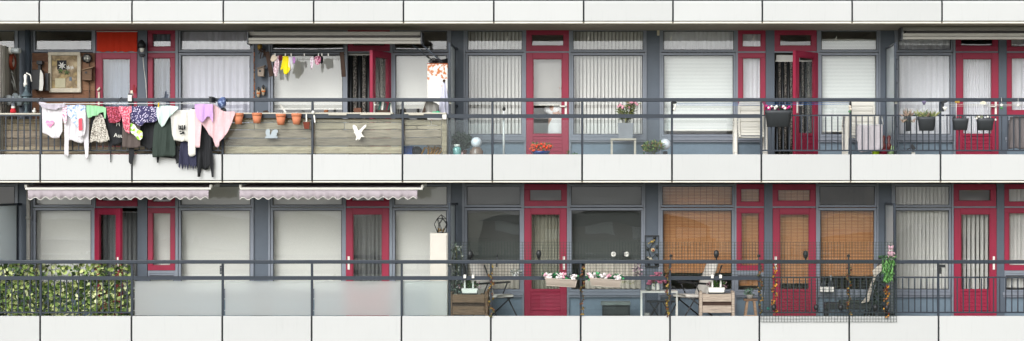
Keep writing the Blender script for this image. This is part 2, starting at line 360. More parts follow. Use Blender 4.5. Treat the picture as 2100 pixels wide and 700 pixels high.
def door(x0, x1, y0, fl, hinge='L', ang=0, handle=None, gtop=12, gbot=55, film=None, Y=YF):
    """leaf hinged on x0 or x1 (px at facade), opening outwards by ang degrees"""
    s = 1 if hinge == 'L' else -1; hx = X(x0 if hinge == 'L' else x1, Y); wd = X(x1, Y) - X(x0, Y); zt = Z(y0, Y); h = zt - fl - .005
    w_ = lambda p: p * (DIST + Y) / FPX
    def lb(m, a, b, y_0, y_1, c, d): return m.box(a * s, b * s, y_0, y_1, c, d)
    st = w_(14); m = MB(); gb = w_(gbot); gt = h - w_(gtop)
    lb(m, .004, st, -.03, .03, 0, h); lb(m, wd - st, wd - .004, -.03, .03, 0, h); lb(m, st, wd - st, -.029, .029, gt, h); 
    lb(m, st, wd - st, -.029, .029, gb - .04, gb)
    n = 5; ph = (gb - .04 - .1) / n
    for i in range(n): lb(m, st, wd - st, -.02, .02, .1 + i * ph + .006, .1 + (i + 1) * ph - .004)
    lb(m, st, wd - st, -.012, .012, .1, gb - .04, ); lb(m, st, wd - st, -.029, .029, 0, .1)
    me = bpy.data.meshes.new('door'); me.from_pydata(m.v, [], m.f); me.materials.append(RED)
    o = bpy.data.objects.new('door', me); COL.objects.link(o); o.parent = B
    o.location = Vector((hx, Y - .03, fl + .004)) - Vector(B['_w']); o.rotation_euler[2] = -s * R(ang); bevel(o, .004)
    def kid(nm, mb, mt):
        k = bpy.data.meshes.new(nm); k.from_pydata(mb.v, [], mb.f); k.materials.append(mt); q = bpy.data.objects.new(nm, k); COL.objects.link(q); q.parent = o; return q
    kid('pane', lb(MB(), st, wd - st, -.004, .004, gb, gt), GLASS)
    bd = MB(); q = .014
    lb(bd, st, wd - st, -.022, -.006, gb, gb + q); lb(bd, st, wd - st, -.022, -.006, gt - q, gt); lb(bd, st, st + q, -.022, -.006, gb + q, gt - q); lb(bd, wd - st - q, wd - st, -.022, -.006, gb + q, gt - q)
    kid('glazing_bead', bd, REDD)
    hh = w_(225 - 108) ; hz = h - hh + .02
    a = wd - st * .45
    hd = MB(); lb(hd, a - .02, a + .02, -.045, -.031, hz - .1, hz + .14); lb(hd, a - .11, a + .012, -.085, -.065, hz + .03, hz + .055); lb(hd, a - .012, a + .012, -.085, -.04, hz + .03, hz + .055)
    if handle != 'none': bevel(kid('handle', hd, WPLA), .004)
    return o

def storey(dy, fl, cols, cz, tag_):
    """cols: (kind, x0, x1, opts) in px at the facade plane"""
    def Ypx(v): return v + dy
    TL = .03 if dy == 0 else 0
    gaps = []; last = None
    for c in cols:
        k, a, b = c[:3]; op = c[3] if len(c) > 3 else {}
        if last is not None and a - last > .5: gaps.append((last, a))
        last = b
        if k == 'P': MB().box(X(a, YF), X(b, YF), YF - .01, YF + .15, fl, cz).build('pier', SLATE, B); continue
        # header strip
        if k == 'W':
            win(a, b, Ypx(60), Ypx(107), fw=4, tilt=TL)
            if not op.get('clad'):
                win(a, b, Ypx(108.5), Ypx(281), fw=5, sill=True)
            else: win(a, b, Ypx(108.5), Ypx(281), fw=5, sill=False)
            MB().box(X(a, YF), X(b, YF), YF + .0, YF + .08, fl, Z(Ypx(281.3), YF)).build('spandrel', PANEL, B)
        elif k == 'D':
            win(a, b, Ypx(60), Ypx(105.5), RED, fw=11, red=True, tilt=TL)
            MB().pb(a, Ypx(105.7), b, Ypx(108.4), YF - .04, YF + .08).build('rail', FRAME, B)
            if op.get('skip'): pass
            door(a, b, Ypx(108.8), fl, **{q: v for q, v in op.items() if q in ('hinge', 'ang', 'handle')})
        elif k == 'S':
            win(a, b, Ypx(60), Ypx(105.5), RED, fw=9, red=True, tilt=TL)
            MB().pb(a, Ypx(105.7), b, Ypx(108.4), YF - .04, YF + .08).build('rail', FRAME, B)
            win(a, b, Ypx(108.8), Ypx(237), RED, fw=10, red=True)
            MB().pb(a, Ypx(237.3), b, Ypx(243), YF - .04, YF + .08).build('rail', FRAME, B)
            win(a, b, Ypx(243.3), Ypx(281), fw=4, sill=True)
            MB().box(X(a, YF), X(b, YF), YF, YF + .08, fl, Z(Ypx(281.3), YF)).build('spandrel', PANEL, B)
    for a, b in gaps: MB().box(X(a, YF), X(b, YF), YF - .045, YF + .12, fl, cz).build('mullion', FRAME if b - a < 10 else SLATE, B)
    a, b = cols[0][1], cols[-1][2]
    MB().box(X(a, YF), X(b, YF), YF - .005, YF + .149, Z(Ypx(59.7), YF), cz).build('header', SLATE, B)
storey(0, FU, [('P', -420, -130), ('W', -125, 34), ('P', 38, 64), ('W', 68, 192, dict(clad=1)), ('D', 197, 283, dict(hinge='L', handle='none')), ('S', 303, 360), ('W', 366, 518), ('P', 521, 551),
    ('W', 555, 708), ('D', 713, 800, dict(hinge='R', ang=71)), ('W', 806, 921), ('P', 925, 951), ('W', 955, 1075), ('D', 1079, 1167, {}), ('W', 1171, 1323), ('P', 1326, 1353), ('W', 1356, 1509),
    ('S', 1513, 1570), ('D', 1588, 1675, dict(hinge='R', ang=52)), ('W', 1680, 1802), ('P', 1805, 1834), ('W', 1838, 1954), ('D', 1959, 2047, {}), ('S', 2064, 2122), ('W', 2127, 2280), ('P', 2284, 2460)], 2.85, 'upper')
storey(318, FL, [('P', -420, -130), ('W', -125, 34), ('P', 38, 64), ('W', 68, 192), ('D', 197, 283, dict(hinge='L', ang=39)), ('S', 303, 360), ('W', 366, 518), ('P', 521, 551),
    ('W', 555, 706), ('D', 710, 799, dict(hinge='R')), ('W', 805, 921), ('P', 925, 948), ('W', 953, 1071), ('D', 1075, 1163, {}), ('W', 1167, 1320), ('P', 1323, 1350), ('W', 1354, 1506),
    ('S', 1510, 1567), ('D', 1584, 1673, dict(hinge='R')), ('W', 1677, 1798), ('P', 1801, 1828), ('W', 1832, 1951), ('D', 1955, 2043, {}), ('S', 2059, 2117), ('W', 2122, 2276), ('P', 2280, 2460)], .1, 'lower')

for nm_, px_, dy_ in [(0, 1040, 0), (0, 1206, 0), (0, 1376, 0), (0, 1545, 0), (0, 1714, 0)]:
    MB().pb(px_ - 1.2, 78, px_ + 1.2, 83, YF - .045, YF - .012).pb(px_ + .6, 74, px_ + 2.2, 78.5, YF - .045, YF - .03).build('latch', WPLA, B)
# ------------------------------------------------------------ railings
def railing(key, dy, fl, lb, bars, mid):
    t = thing('balcony_railing', lb, 'railing', (0, .03, fl))
    Yr = .03
    def pz(y): return Z(y + dy, Yr)
    bevel(MB().box(X(-100, 0), X(2300, 0), -.015, .055, pz(209), pz(201.5)).build('handrail', RAIL, t), .008, 2)
    for x in J[key][1:-1]:
        bevel(MB().box(X(x - 2.3, .03), X(x + 2.3, .03), .005, .05, fl + .002, pz(209.3)).build('post', RAIL, t), .003)
    for a, b, thick in mid:
        MB().box(X(a), X(b), .008, .048, pz(242.5 if thick else 238.5), pz(234.5 if thick else 235.5)).build('mid_rail', RAIL, t)
    for a, b in bars:
        MB().box(X(a), X(b), .01, .045, pz(310.5), pz(307.5)).build('bottom_rail', RAIL, t)
        first = None
        x = a + 6.2
        while x < b - 3:
            if min(abs(x - j) for j in J[key]) > 4.5:
                if first is None: first = MB().box(X(x - 1.1), X(x + 1.1), .018, .036, pz(307.8), pz(239)).build('baluster', RAIL, t); fx = x
                else:
                    c = first.copy(); COL.objects.link(c); c.parent = t; c.location = (X(x) - X(fx), 0, 0)
            x += 12.45
    return t
RU = railing('U', 0, FU, 'dark grey steel railing along the upper balcony, hung with washing', [(-20, 455), (1563, 2116)], [(-100, 457, 0), (460, 1560, 1), (1563, 2300, 0)])
RL = railing('L', 332, FL, 'dark grey steel railing along the lower balcony, wrapped in wire mesh and ivy', [(-20, 270), (1559, 2116)], [(-100, 268, 1), (273, 1556, 1), (1559, 2300, 0)])
for key, dy, t, m, sp in (('U', 0, RU, CLEAR, range(3, 8)), ('L', 331, RL, FROST, range(2, 5)), ('L', 331, RL, CLEAR, range(5, 8))):
    for i in sp:
        a, b = J[key][i], J[key][i + 1]
        if key == 'L' and i == 4: b = 920
        MB().box(X(a + 3.5), X(b - 3.5), .055, .063, Z(316.5 + dy), Z(246 + dy)).build('glass_panel', m, t)
MB().box(X(923.5), X(1003.5), .055, .063, Z(647), Z(577)).build('glass_panel', CLEAR, RL)
MB().box(X(923), X(1006.5), .055, .063, Z(316.5), Z(246)).build('glass_panel', CLEAR, RU)
# ------------------------------------------------------------ privacy screens between the dwellings
def screen(px_f, px_b, dy, fl, lb, top=92):
    t = thing('privacy_screen', lb, 'screen', (X(px_f, .1), .7, fl), 'frosted privacy screens')
    xf = X(px_f, .12); z1 = Z(top + dy, .12); z0 = fl + .12
    f = MB()
    f.box(xf - .02, xf + .02, .1, .14, fl, z1); f.box(xf - .02, xf + .02, 1.16, 1.2, fl, z1); f.box(xf - .02, xf + .02, .14, 1.16, z1 - .04, z1); f.box(xf - .02, xf + .02, .14, 1.16, z0 - .04, z0)
    bevel(f.build('frame', RAIL, t), .003)
    MB().box(xf - .005, xf + .005, .14, 1.16, z0, z1 - .04).build('frosted_pane', FROST2, t)
    for z in (z1 - .02, fl + 1.0): 
        MB().beam((xf, 1.2, z), (xf + .03, 1.34, z), .04).ball((xf + .02, 1.18, z), .022).build('bracket', STEEL if 0 else RAIL, t)
    MB().box(xf - .008, xf + .03, .09, .1, fl + .98, fl + 1.02).build('clamp', WPLA, t)
    return t
screen(-5, 48, 0, FU, 'tall frosted screen at the left end of the upper balcony, clad with old planks')
screen(922, 937, 0, FU, 'tall frosted screen beside the rusty cabinet on the upper balcony', 88)
screen(1836, 1812, 0, FU, 'tall frosted screen with little hooks on its edge, right part of the upper balcony', 88)
screen(-5, 48, 320, FL, 'tall frosted screen with dark frame at the left end of the lower balcony', 98)
screen(922, 937, 320, FL, 'tall frosted screen beside the white cabinet on the lower balcony', 97)
screen(1834, 1812, 320, FL, 'tall frosted screen with the pink bear, right part of the lower balcony', 97)
# ------------------------------------------------------------ blinds and curtains
YC = 1.50
GR = 'blinds and curtains behind the windows'
ROLL = plain('cream_roller', '#d3d2cd', .9, .03); VERT = plain('vertical_slat', '#d6d4d0', .8, .03); SHEER = plain('sheer_white', '#d4d4da', .9, .05)
VENE = wavemat('venetian', '#eef0ee', '#b9c0be', 12.5, 'Z', 0, .5, '#d3d8d4', .2); BAMB = wavemat('bamboo', '#cf9c6c', '#84522f', 12, 'Z', 1.2, .8, '#b07444', 1.2)
GREYC = plain('grey_curtain', '#6a6c6c', .9, .1); OLIVE = plain('olive_curtain', '#908e80', .9, .1)
def roller(x0, x1, y0, y1, lb, m=None, Y=YC, nm='roller_blind'):
    t = thing(nm, lb, 'blind', at((x0 + x1) / 2, y1, Y), GR)
    MB().pb(x0, y0 + 2, x1, y1, Y, Y + .004).build('fabric', m or ROLL, t)
    MB().pb(x0, y1 - 2, x1, y1 + 1, Y - .008, Y - .001).build('bottom_bar', WPLA, t)
    MB().tube([at(x0, y0 + 3, Y + .035), at(x1, y0 + 3, Y + .035)], .03, 8).build('roller_tube', WPLA, t)
def vertical(x0, x1, y0, y1, lb, step=7.6, ang=40, m=None, Y=YC):
    t = thing('vertical_blind', lb, 'blind', at((x0 + x1) / 2, y1, Y), GR)
    s = MB(); x = x0 + step / 2; hw = step * .53 * (DIST + Y) / FPX
    while x < x1:
        a = R(ang + rnd.uniform(-4, 4)); cx = X(x, Y); c, q = math.cos(a) * hw, math.sin(a) * hw
        s.beam((cx, Y, Z(y1, Y)), (cx, Y, Z(y0, Y)), .0015, .0015) if 0 else s.add([(cx - c, Y + q, Z(y1, Y)), (cx, Y - .006, Z(y1, Y)), (cx + c, Y - q, Z(y1, Y)), (cx - c, Y + q, Z(y0, Y)), (cx, Y - .006, Z(y0, Y)), (cx + c, Y - q, Z(y0, Y))], [(0, 1, 4, 3), (1, 2, 5, 4)])
        x += step
    s.build('slats', m or VERT, t)
    MB().pb(x0, y0 - 3, x1, y0, Y - .02, Y + .02).build('track', WPLA, t)
def pleated(x0, x1, y0, y1, lb, m, nf=12, amp=.03, Y=YC, cat='curtain', nm='curtain', rail=True):
    t = thing(nm, lb, cat, at((x0 + x1) / 2, y1, Y), GR)
    n = nf * 8; vs = []; sd = rnd.random() * 9
    for r_ in range(7):
        v = r_ / 6
        for i in range(n + 1):
            u = i / n; ph = u * nf * 2 * math.pi + 1.2 * math.sin(u * 9 + sd) + .3 * v
            vs.append((X(x0, Y) + (X(x1, Y) - X(x0, Y)) * u, Y + amp * math.sin(ph) * (.7 + .3 * v) + amp * .4 * math.sin(ph * .37 + sd), Z(y0, Y) + (Z(y1, Y) - Z(y0, Y)) * v + (.008 * math.sin(ph) if r_ == 6 else 0)))
    fs = [(r_ * (n + 1) + i, r_ * (n + 1) + i + 1, (r_ + 1) * (n + 1) + i + 1, (r_ + 1) * (n + 1) + i) for r_ in range(6) for i in range(n)]
    q = MB(); q.add(vs, fs, 0, True); q.build('cloth', m, t)
    MB().tube([at(x0 - 1, y0 - 1, Y), at(x1 + 1, y0 - 1, Y)], .008).build('rod', STEEL, t)
# upper row
pleated(199, 281, 66, 106, 'red orange cloth hung over the fanlight above the left upper door', plain('orange_cloth', '#c42c08', .8), 5, .004, Y=1.285)
pleated(205, 276, 120, 280, 'pale blue grey crinkled cloth behind the glass of the left upper door', plain('blue_cloth', '#7b8698', .8, .15), 6, .012)
pleated(306, 358, 66, 238, 'bluish sheer curtain in the narrow red window left of the big curtained window', plain('blue_sheer', '#6f7888', .9), 5, .03)
pleated(368, 516, 62, 284, 'white sheer curtain with loose folds in the big upper window left of the clogs', plain('sheer_lilac', '#b8b7c4', .9, .06), 11, .02)
roller(557, 706, 112, 224, 'cream roller blind behind the little clothes line, upper balcony')
roller(808, 920, 112, 222, 'cream roller blind behind the rusty cabinet, upper balcony')
vertical(957, 1073, 60, 279, 'white vertical blind left of the shut red door, upper balcony')
roller(1090, 1156, 119, 216, 'plain light grey roller blind in the shut red door of the upper balcony', plain('grey_roller', '#a8a6a2', .9, .03))
vertical(1173, 1321, 60, 279, 'white vertical blind behind the oleander, upper balcony', 7.4)
roller(1359, 1507, 112, 268, 'white venetian blind behind the stacked chairs, upper balcony', VENE, nm='venetian_blind')
pleated(1359, 1507, 61, 108, 'short white pleated curtain in the fanlight above a venetian blind', SHEER, 16, .012)
pleated(1515, 1568, 62, 236, 'white sheer curtain in the narrow red window above the stacked chairs', SHEER, 4, .02)
roller(1682, 1800, 80, 270, 'white venetian blind right of the open red door, upper balcony', VENE, nm='venetian_blind')
pleated(1841, 1952, 62, 276, 'white net curtain in the window behind the hanging railing planters', SHEER, 8, .02)
pleated(1968, 2040, 118, 278, 'fine pleated white curtain in the rightmost upper door', SHEER, 18, .012)
pleated(2066, 2120, 66, 278, 'white curtain in the narrow red window at the right edge, upper balcony', SHEER, 4, .02)
pleated(2130, 2276, 66, 278, 'white curtain just past the right edge, upper balcony', SHEER, 10, .02)
STRAND = patmat('chenille', ['#1c1b1a', '#55514c', '#857f78'], 60, 'voronoi', .9)
def strands(x0, x1, y0, y1, lb, n, Y=1.46):
    t = thing('strand_curtain', lb, 'curtain', at((x0 + x1) / 2, y1, Y), 'strand curtains in open doorways')
    MB().pb(x0, y0 - 2, x1, y0 + 1, Y - .01, Y + .01).build('rod', WPLA, t)
    q = MB(); q2 = MB()
    for i in range(n):
        x = x0 + (i + .5) * (x1 - x0) / n; tgt = q if i % 2 else q2
        tgt.tube([at(x, y0 + 1, Y), at(x + .3, (y0 + y1) / 2, Y), at(x, y1, Y)], (x1 - x0) / n * .5 / 118, 6)
    q.build('grey_strands', STRAND, t); q2.build('black_strands', BLACK, t)
strands(714, 798, 113, 326, 'dark chenille strand curtain in the open doorway left, upper balcony', 9)
strands(1590, 1673, 126, 326, 'black and grey chenille strand curtain in the open doorway right, upper balcony', 14)
MB().pb(1592, 113, 1640, 124, 1.44, 1.47).build('roller_blind', ROLL)
tag(bpy.data.objects['roller_blind'] if 0 else COL.objects[-1], 'rolled up cream blind at the top of the right open doorway', 'blind', GR)
# lower row
roller(70, 190, 380, 586, 'cream roller blind left of the half open red door, lower balcony')
pleated(212, 282, 436, 640, 'grey curtain in the half open lower doorway', GREYC, 7, .03)
roller(306, 358, 434, 586, 'cream roller blind in the narrow red window, lower balcony')
roller(368, 516, 380, 592, 'cream roller blind in the wide window between the awnings, lower balcony')
roller(557, 704, 380, 592, 'cream roller blind right of the slate pier, lower balcony')
pleated(722, 788, 438, 594, 'dark grey pleated curtain in the shut red door, lower balcony left', GREYC, 7, .03)
roller(807, 919, 380, 592, 'cream roller blind behind the tall white cabinet, lower balcony')
MB().pb(955, 381, 1069, 533, 1.49, 1.495).build('sun_screen', plain('charcoal_screen', '#4a4d4c', .9, .04)); tag(COL.objects[-1], 'charcoal sun screen in the window left of the red door, lower balcony', 'blind', GR)
MB().pb(1169, 381, 1318, 533, 1.49, 1.495).build('sun_screen', _M['charcoal_screen']); tag(COL.objects[-1], 'charcoal sun screen in the window with two round dials, lower balcony', 'blind', GR)
NET = plain('net_beige', '#c4bcb0', .9)
pleated(955, 1069, 537, 592, 'beige cafe curtain in the lower window behind the left recliner', NET, 9, .02)
pleated(1200, 1318, 537, 592, 'grey beige cafe curtain behind the flower baskets', NET, 10, .02)
pleated(1086, 1152, 438, 594, 'olive grey curtain in the red door left of the flower baskets', OLIVE, 9, .02)
def bamboo(x0, x1, y0, y1, lb):
    t = thing('bamboo_blind', lb, 'blind', at((x0 + x1) / 2, y1, YC), 'bamboo blinds')
    MB().pb(x0, y0, x1, y1, YC, YC + .008).build('slats', BAMB, t)
    q = MB(); x = x0 + 5
    while x < x1 - 2: q.pb(x, y0, x + .8, y1, YC - .004, YC); x += 12.5
    q.build('cords', plain('cord_brown', '#75492a'), t)
bamboo(1356, 1504, 380, 560, 'wide bamboo blind behind the right recliner, lower balcony'); bamboo(1512, 1566, 380, 586, 'narrow bamboo blind in the small red window, lower balcony')
bamboo(1592, 1664, 380, 582, 'bamboo blind in the red door, lower balcony'); bamboo(1679, 1796, 420, 566, 'bamboo blind in the window right of its red door, lower balcony')
vertical(1834, 1949, 380, 592, 'pale vertical blind left of the rightmost lower door', 8); vertical(1964, 2034, 436, 594, 'pale vertical blind in the rightmost lower door', 9, 60)
vertical(2061, 2115, 380, 590, 'pale vertical blind in the narrow red window at the right edge, lower balcony', 8); vertical(2124, 2272, 380, 590, 'pale vertical blind past the right edge, lower balcony', 8)
# ============================================================ UPPER BALCONY, left dwelling
def single(name, mb, m, label, cat, group=None, kind=None, bev=0):
    o = mb.build(name, m)
    if bev: bevel(o, bev)
    return tag(o, label, cat, group, kind)
# brown boards cladding the wall
m = MB()
for i, (a, b) in enumerate([(109, 127), (127.6, 147), (147.6, 166), (166.6, 186), (186.6, 206), (206.6, 226), (226.6, 246), (246.6, 266), (266.6, 286), (286.6, 306), (306.6, 326)]):
    xs = [66, 120 + 30 * (i % 3), 195]
    for c, d in zip(xs, xs[1:]): m.pb(c, a, d - .5, b, 1.255, 1.275)
single('wall_cladding', m, CLAD, 'brown wooden boards cladding the wall behind the picture frame', 'wood cladding')
# planks nailed on the left screen
m = MB(); y = .13; xs_ = X(-5, .12)
for i in range(9):
    wd = .115; zt = Z(93, .12) + rnd.uniform(-.03, .02)
    m.box(xs_ + .024, xs_ + .042 + .006 * (i % 2), y, y + wd, FU + .12, zt); y += wd + .005
single('plank_cladding', m, mat('weathered_plank', '#8f8d86', .85, .4, 5, (14, 14, 1), bump=.5, island=['#9a9890', '#6c6a64', '#b0aea6', '#55534e', '#8b8980']), 'grey weathered upright planks nailed to the leftmost screen, upper balcony', 'plank panel')
xq = xs_ + .055
def disc_x(y, z, r, x0, x1): return [(r, x0), (r, x1)]
t = thing('clock', 'round wall clock with red brown rim and white face on the grey planks', 'clock', (xq, .8, Z(127, .8)))
cy_, cz_ = .72, Z(127, .72)
def xdisc(m_, x, y, z, prof, mi=0): return m_.lathe((x, y, z), [(r, h) for r, h in prof], 24, mi, axis='X')
def lx(c, prof, n=24, mi=0):
    q = MB(); vs = []
    for r, h in prof:
        for j in range(n): a = 2 * math.pi * j / n; vs.append((c[0] + h, c[1] + r * math.cos(a), c[2] + r * math.sin(a)))
    k = len(prof); q.add(vs, [(i * n + j, i * n + (j + 1) % n, (i + 1) * n + (j + 1) % n, (i + 1) * n + j) for i in range(k - 1) for j in range(n)] + [tuple(range(n)), tuple(range(k * n - n, k * n))], mi); return q
lx((xq, cy_, cz_), [(.15, 0), (.15, .03), (.13, .05), (.105, .05), (.105, 0)]).build('rim', mat('clock_wood', '#7a3420', .4), t)
lx((xq, cy_, cz_), [(.104, 0), (.104, .02)]).build('face', WPLA, t)
MB().beam((xq + .024, cy_, cz_), (xq + .024, cy_ + .02, cz_ + .08), .008).beam((xq + .024, cy_, cz_), (xq + .024, cy_ - .05, cz_ + .02), .008).build('hands', BLACK, t)
t = thing('bulkhead_lamp', 'round white jam-jar lamp on a bracket above the clock, left screen', 'lamp', (xq, .62, Z(104, .6)))
MB().tube([(xq, .6, Z(104, .6)), (xq + .2, .55, Z(105, .6))], .05, 10).build('glass_jar', mat('jar_glass', '#9aa0a0', .15), t)
MB().tube([(xq, .6, Z(104, .6)), (xq + .05, .59, Z(104, .6))], .06, 10).build('cap', WPLA, t)
# metal bird sculpture and plants on planks
m = MB(); 
for a, b in (((14, 150), (24, 165)), ((24, 165), (17, 178)), ((24, 165), (29, 184)), ((19, 145), (27, 152)), ((24, 150), (33, 186)), ((18, 176), (12, 192))): m.tube([at(a[0], a[1], .75), at((a[0] + b[0]) / 2 + 1, (a[1] + b[1]) / 2, .73), at(b[0], b[1], .75)], .012, 5)
m.leaves(at(19, 150, .74), (.06, .03, .04), 14, .07, .03)
single('wall_sculpture', m, mat('pale_metal', '#9a9c96', .5, .2), 'pale twisted metal sculpture hanging below the clock', 'wall ornament')
# downpipes
single('downpipe', MB().tube([at(57, 59.5, 1.25), at(57, 332, 1.25)], .05, 12), mat('pipe_slate', '#4c5661', .4), 'dark grey downpipe in the left corner of the upper balcony', 'pipe')
t = thing('downpipe', 'pale grey downpipe with a collar in the left corner of the lower balcony', 'pipe', at(58, 650, 1.25))
MB().tube([at(58, 379, 1.25), at(58, 650, 1.25)], .036, 12).build('pipe', mat('pipe_grey', '#a3a29d', .5, .1), t)
MB().tube([at(58, 444, 1.25), at(58, 450, 1.25)], .046, 12).build('collar', _M['pipe_grey'], t)
# shelf along the mid rail
LEDGE = mat('ledge_board', '#b9b4a6', .8, .2, 6, (1, 5, 5))
single('ledge_board', MB().box(X(-60), X(83), .0, .24, Z(235.3), Z(232.2)), LEDGE, 'pale shelf board on the rail under the garden lantern, far left', 'shelf', 'shelf boards on the upper rail', bev=.003)
single('ledge_board', MB().box(X(455), X(640), .0, .2, Z(234), Z(231.4)), LEDGE, 'pale shelf board above the terracotta pots', 'shelf', 'shelf boards on the upper rail', bev=.003)
single('ledge_board', MB().box(X(644), X(806), .0, .2, Z(234), Z(231.0)), LEDGE, 'pale shelf board above the white metal eagle', 'shelf', 'shelf boards on the upper rail', bev=.003)
single('ledge_board', MB().box(X(829), X(915), .0, .2, Z(234), Z(231.2)), LEDGE, 'pale shelf board under the folded parasol', 'shelf', 'shelf boards on the upper rail', bev=.003)
single('edge_slat', MB().box(X(674), X(711), -.03, -.018, Z(236.6), Z(233.6)), LEDGE, 'thin pale slat fixed on the rail edge left of the metal eagle', 'slat')
single('edge_slat', MB().box(X(739), X(801), -.03, -.018, Z(236.2), Z(232.2)), LEDGE, 'thin pale slat fixed on the rail edge right above the metal eagle', 'slat')
single('edge_slat', MB().box(X(838), X(869), -.03, -.018, Z(236.6), Z(233)), LEDGE, 'thin pale slat fixed on the rail edge below the plaid rug', 'slat')
# garden lantern
LANT = mat('lantern_metal', '#46545a', .45, .15, 20)
def lantern():
    Y = .14; c = at(54, 232, Y); k = 1 / 118.
    t = thing('garden_lantern', 'dark teal six-sided garden lantern standing on the left shelf', 'lantern', c)
    def P(q): return [(r * k, h * k) for r, h in q]
    MB().lathe(c, P([(7.5, 0), (7.5, 1.5), (4, 3), (3, 8), (4.5, 12), (3.5, 14), (7, 18)]), 6).build('foot', LANT, t)
    MB().lathe(c, P([(7, 18), (9, 34)]), 6).build('lamp_glass', mat('lantern_glass', '#7d9095', .15, .2), t)
    f = MB()
    for j in range(6):
        a = j * math.pi / 3; f.tube([(c[0] + 7.3 * k * math.cos(a), Y + 7.3 * k * math.sin(a), c[2] + 18 * k), (c[0] + 9.4 * k * math.cos(a), Y + 9.4 * k * math.sin(a), c[2] + 34 * k)], .006, 4)
    f.build('glazing_bars', LANT, t)
    MB().lathe(c, P([(13, 34), (12.5, 36), (8, 40), (4, 46), (3, 50), (4, 52), (1, 58)]), 6).build('roof', LANT, t)
lantern()
m = MB(); m.lathe(at(52, 178, .4), [(.03, 0), (.035, .05), (.02, .1), (.03, .2), (.01, .22)], 10).tube([at(54, 150, .4), at(62, 154, .4), at(65, 168, .4)], .012, 5)
single('candlestick', m, WPLA, 'white ornament on the planks just above the lantern roof', 'ornament')
t = thing('gnome', 'small santa gnome figure with red coat and pointed grey hat on the left shelf', 'figurine', at(27, 232, .1))
c = at(27, 232, .1)
MB().lathe(c, [(.05, 0), (.055, .03), (.035, .08)], 12).build('coat', plain('santa_red', '#b0202a'), t); MB().ball((c[0], c[1], c[2] + .1), .035).build('beard', WPLA, t); MB().lathe((c[0], c[1], c[2] + .125), [(.036, 0), (.02, .08), (.004, .17)], 10).build('hat', plain('hat_grey', '#8d93a0'), t)
m = MB().ball((at(70, 232, .1)[0], .1, at(70, 232, .1)[2] + .03), (.035, .035, .03)).ball((at(71, 232, .1)[0], .1, at(70, 232, .1)[2] + .07), .018)
single('ball_ornament', m, WPLA, 'tiny white bird-like ornament right of the lantern on the shelf', 'ornament')
single('wire_ornament', MB().tube([at(6, 232, .1), at(3, 205, .1), at(9, 197, .1), at(15, 206, .1), at(13, 232, .1)], .008, 5).tube([at(4, 215, .1), at(14, 215, .1)], .006, 5).tube([at(9, 197, .1), at(9, 232, .1)], .006, 5), BLACK, 'black curled wire ornament at the far left end of the shelf', 'ornament')
m = MB()
for i, p in enumerate([(-2, 203), (8, 200), (18, 206), (31, 202), (40, 207)]): m.ball(at(p[0], p[1], .5), (.07, .05, .1), 8, 0, .4)
single('pot_row', m, mat('mixed_grey', '#8c9290', .7, .4, 15, island=['#a8aeb0', '#70787a', '#d0d0cc', '#4b5358', '#9a8c80']), 'row of pale lumpy pots beside the lantern behind the rail, far left', 'pots')
# open cabinet
t = thing('wall_cabinet', 'black wall cabinet with a narrow white door, left of the picture frame', 'cabinet', at(82, 187, 1.2))
bevel(MB().pb(65, 143, 82, 184, 1.02, 1.25).build('body', BLACK, t)); m = MB(); m.pp([(82, 144), (84, 144), (88, 152), (89, 172), (87, 186), (80, 186)], 1.0, 1.02); m.build('door', WPLA, t)
MB().pb(92, 150, 99, 186, 1.1, 1.25).build('side_box', BLACK, t); MB().pb(75, 125, 86, 132, 1.1, 1.25).pb(78, 132, 83, 143, 1.15, 1.25).build('bracket', DGREY, t)
# picture
t = thing('picture_frame', 'large whitewashed frame with a collage and white star flowers on the brown boards', 'picture', at(131, 190, 1.2))
FRW = mat('whitewash', '#c2baa8', .8, .2, 12); m = MB(); Y0 = 1.19; m.pb(98, 107, 164, 114, Y0, 1.25).pb(100, 181, 166, 190, Y0, 1.25).pb(98.5, 114, 105, 181, Y0, 1.25).pb(158, 114, 165.5, 181, Y0, 1.25)
bevel(m.build('frame', FRW, t), .008)
cv = MB().pb(105, 114, 158, 181, 1.23, 1.245).build('canvas', patmat('collage', ['#8c7a58', '#b09a6c', '#7a6a50', '#a08c70', '#c0b090'], 5, 'noise', .8, [0, .35, .45, .55, .65]), t)
m = MB().pb(117, 124, 136, 143, 1.222, 1.229); m.build('dark_patch', plain('collage_dark', '#2a2a2e'), cv)
MB().pb(113, 161, 134, 180, 1.222, 1.229).build('paper_patch', plain('collage_paper', '#b8b296'), cv); MB().pb(142, 158, 147, 166, 1.222, 1.229).build('blue_patch', plain('collage_blue', '#6a7884'), cv)
def star(m, px, py, r, Y, n=6, mi=0):
    cx, cz = X(px, Y), Z(py, Y); q = r / 118
    for i in range(n):
        a = i * 2 * math.pi / n + .3; b = math.pi / n
        m.prism([(cx, cz), (cx + q * .45 * math.cos(a - b * .7), cz + q * .45 * math.sin(a - b * .7)), (cx + q * math.cos(a), cz + q * math.sin(a)), (cx + q * .45 * math.cos(a + b * .7), cz + q * .45 * math.sin(a + b * .7))], Y - .004, Y, mi)
    return m
m = star(MB(), 127, 135, 9, 1.222, 7); star(m, 140, 139, 6, 1.2215); star(m, 148, 139, 5, 1.221); m.build('star_flowers', WPLA, cv)
star(star(MB(), 124, 146, 7, 1.218, 5), 137, 149, 7, 1.2175, 5).build('leaf_motif', GREEN, cv)
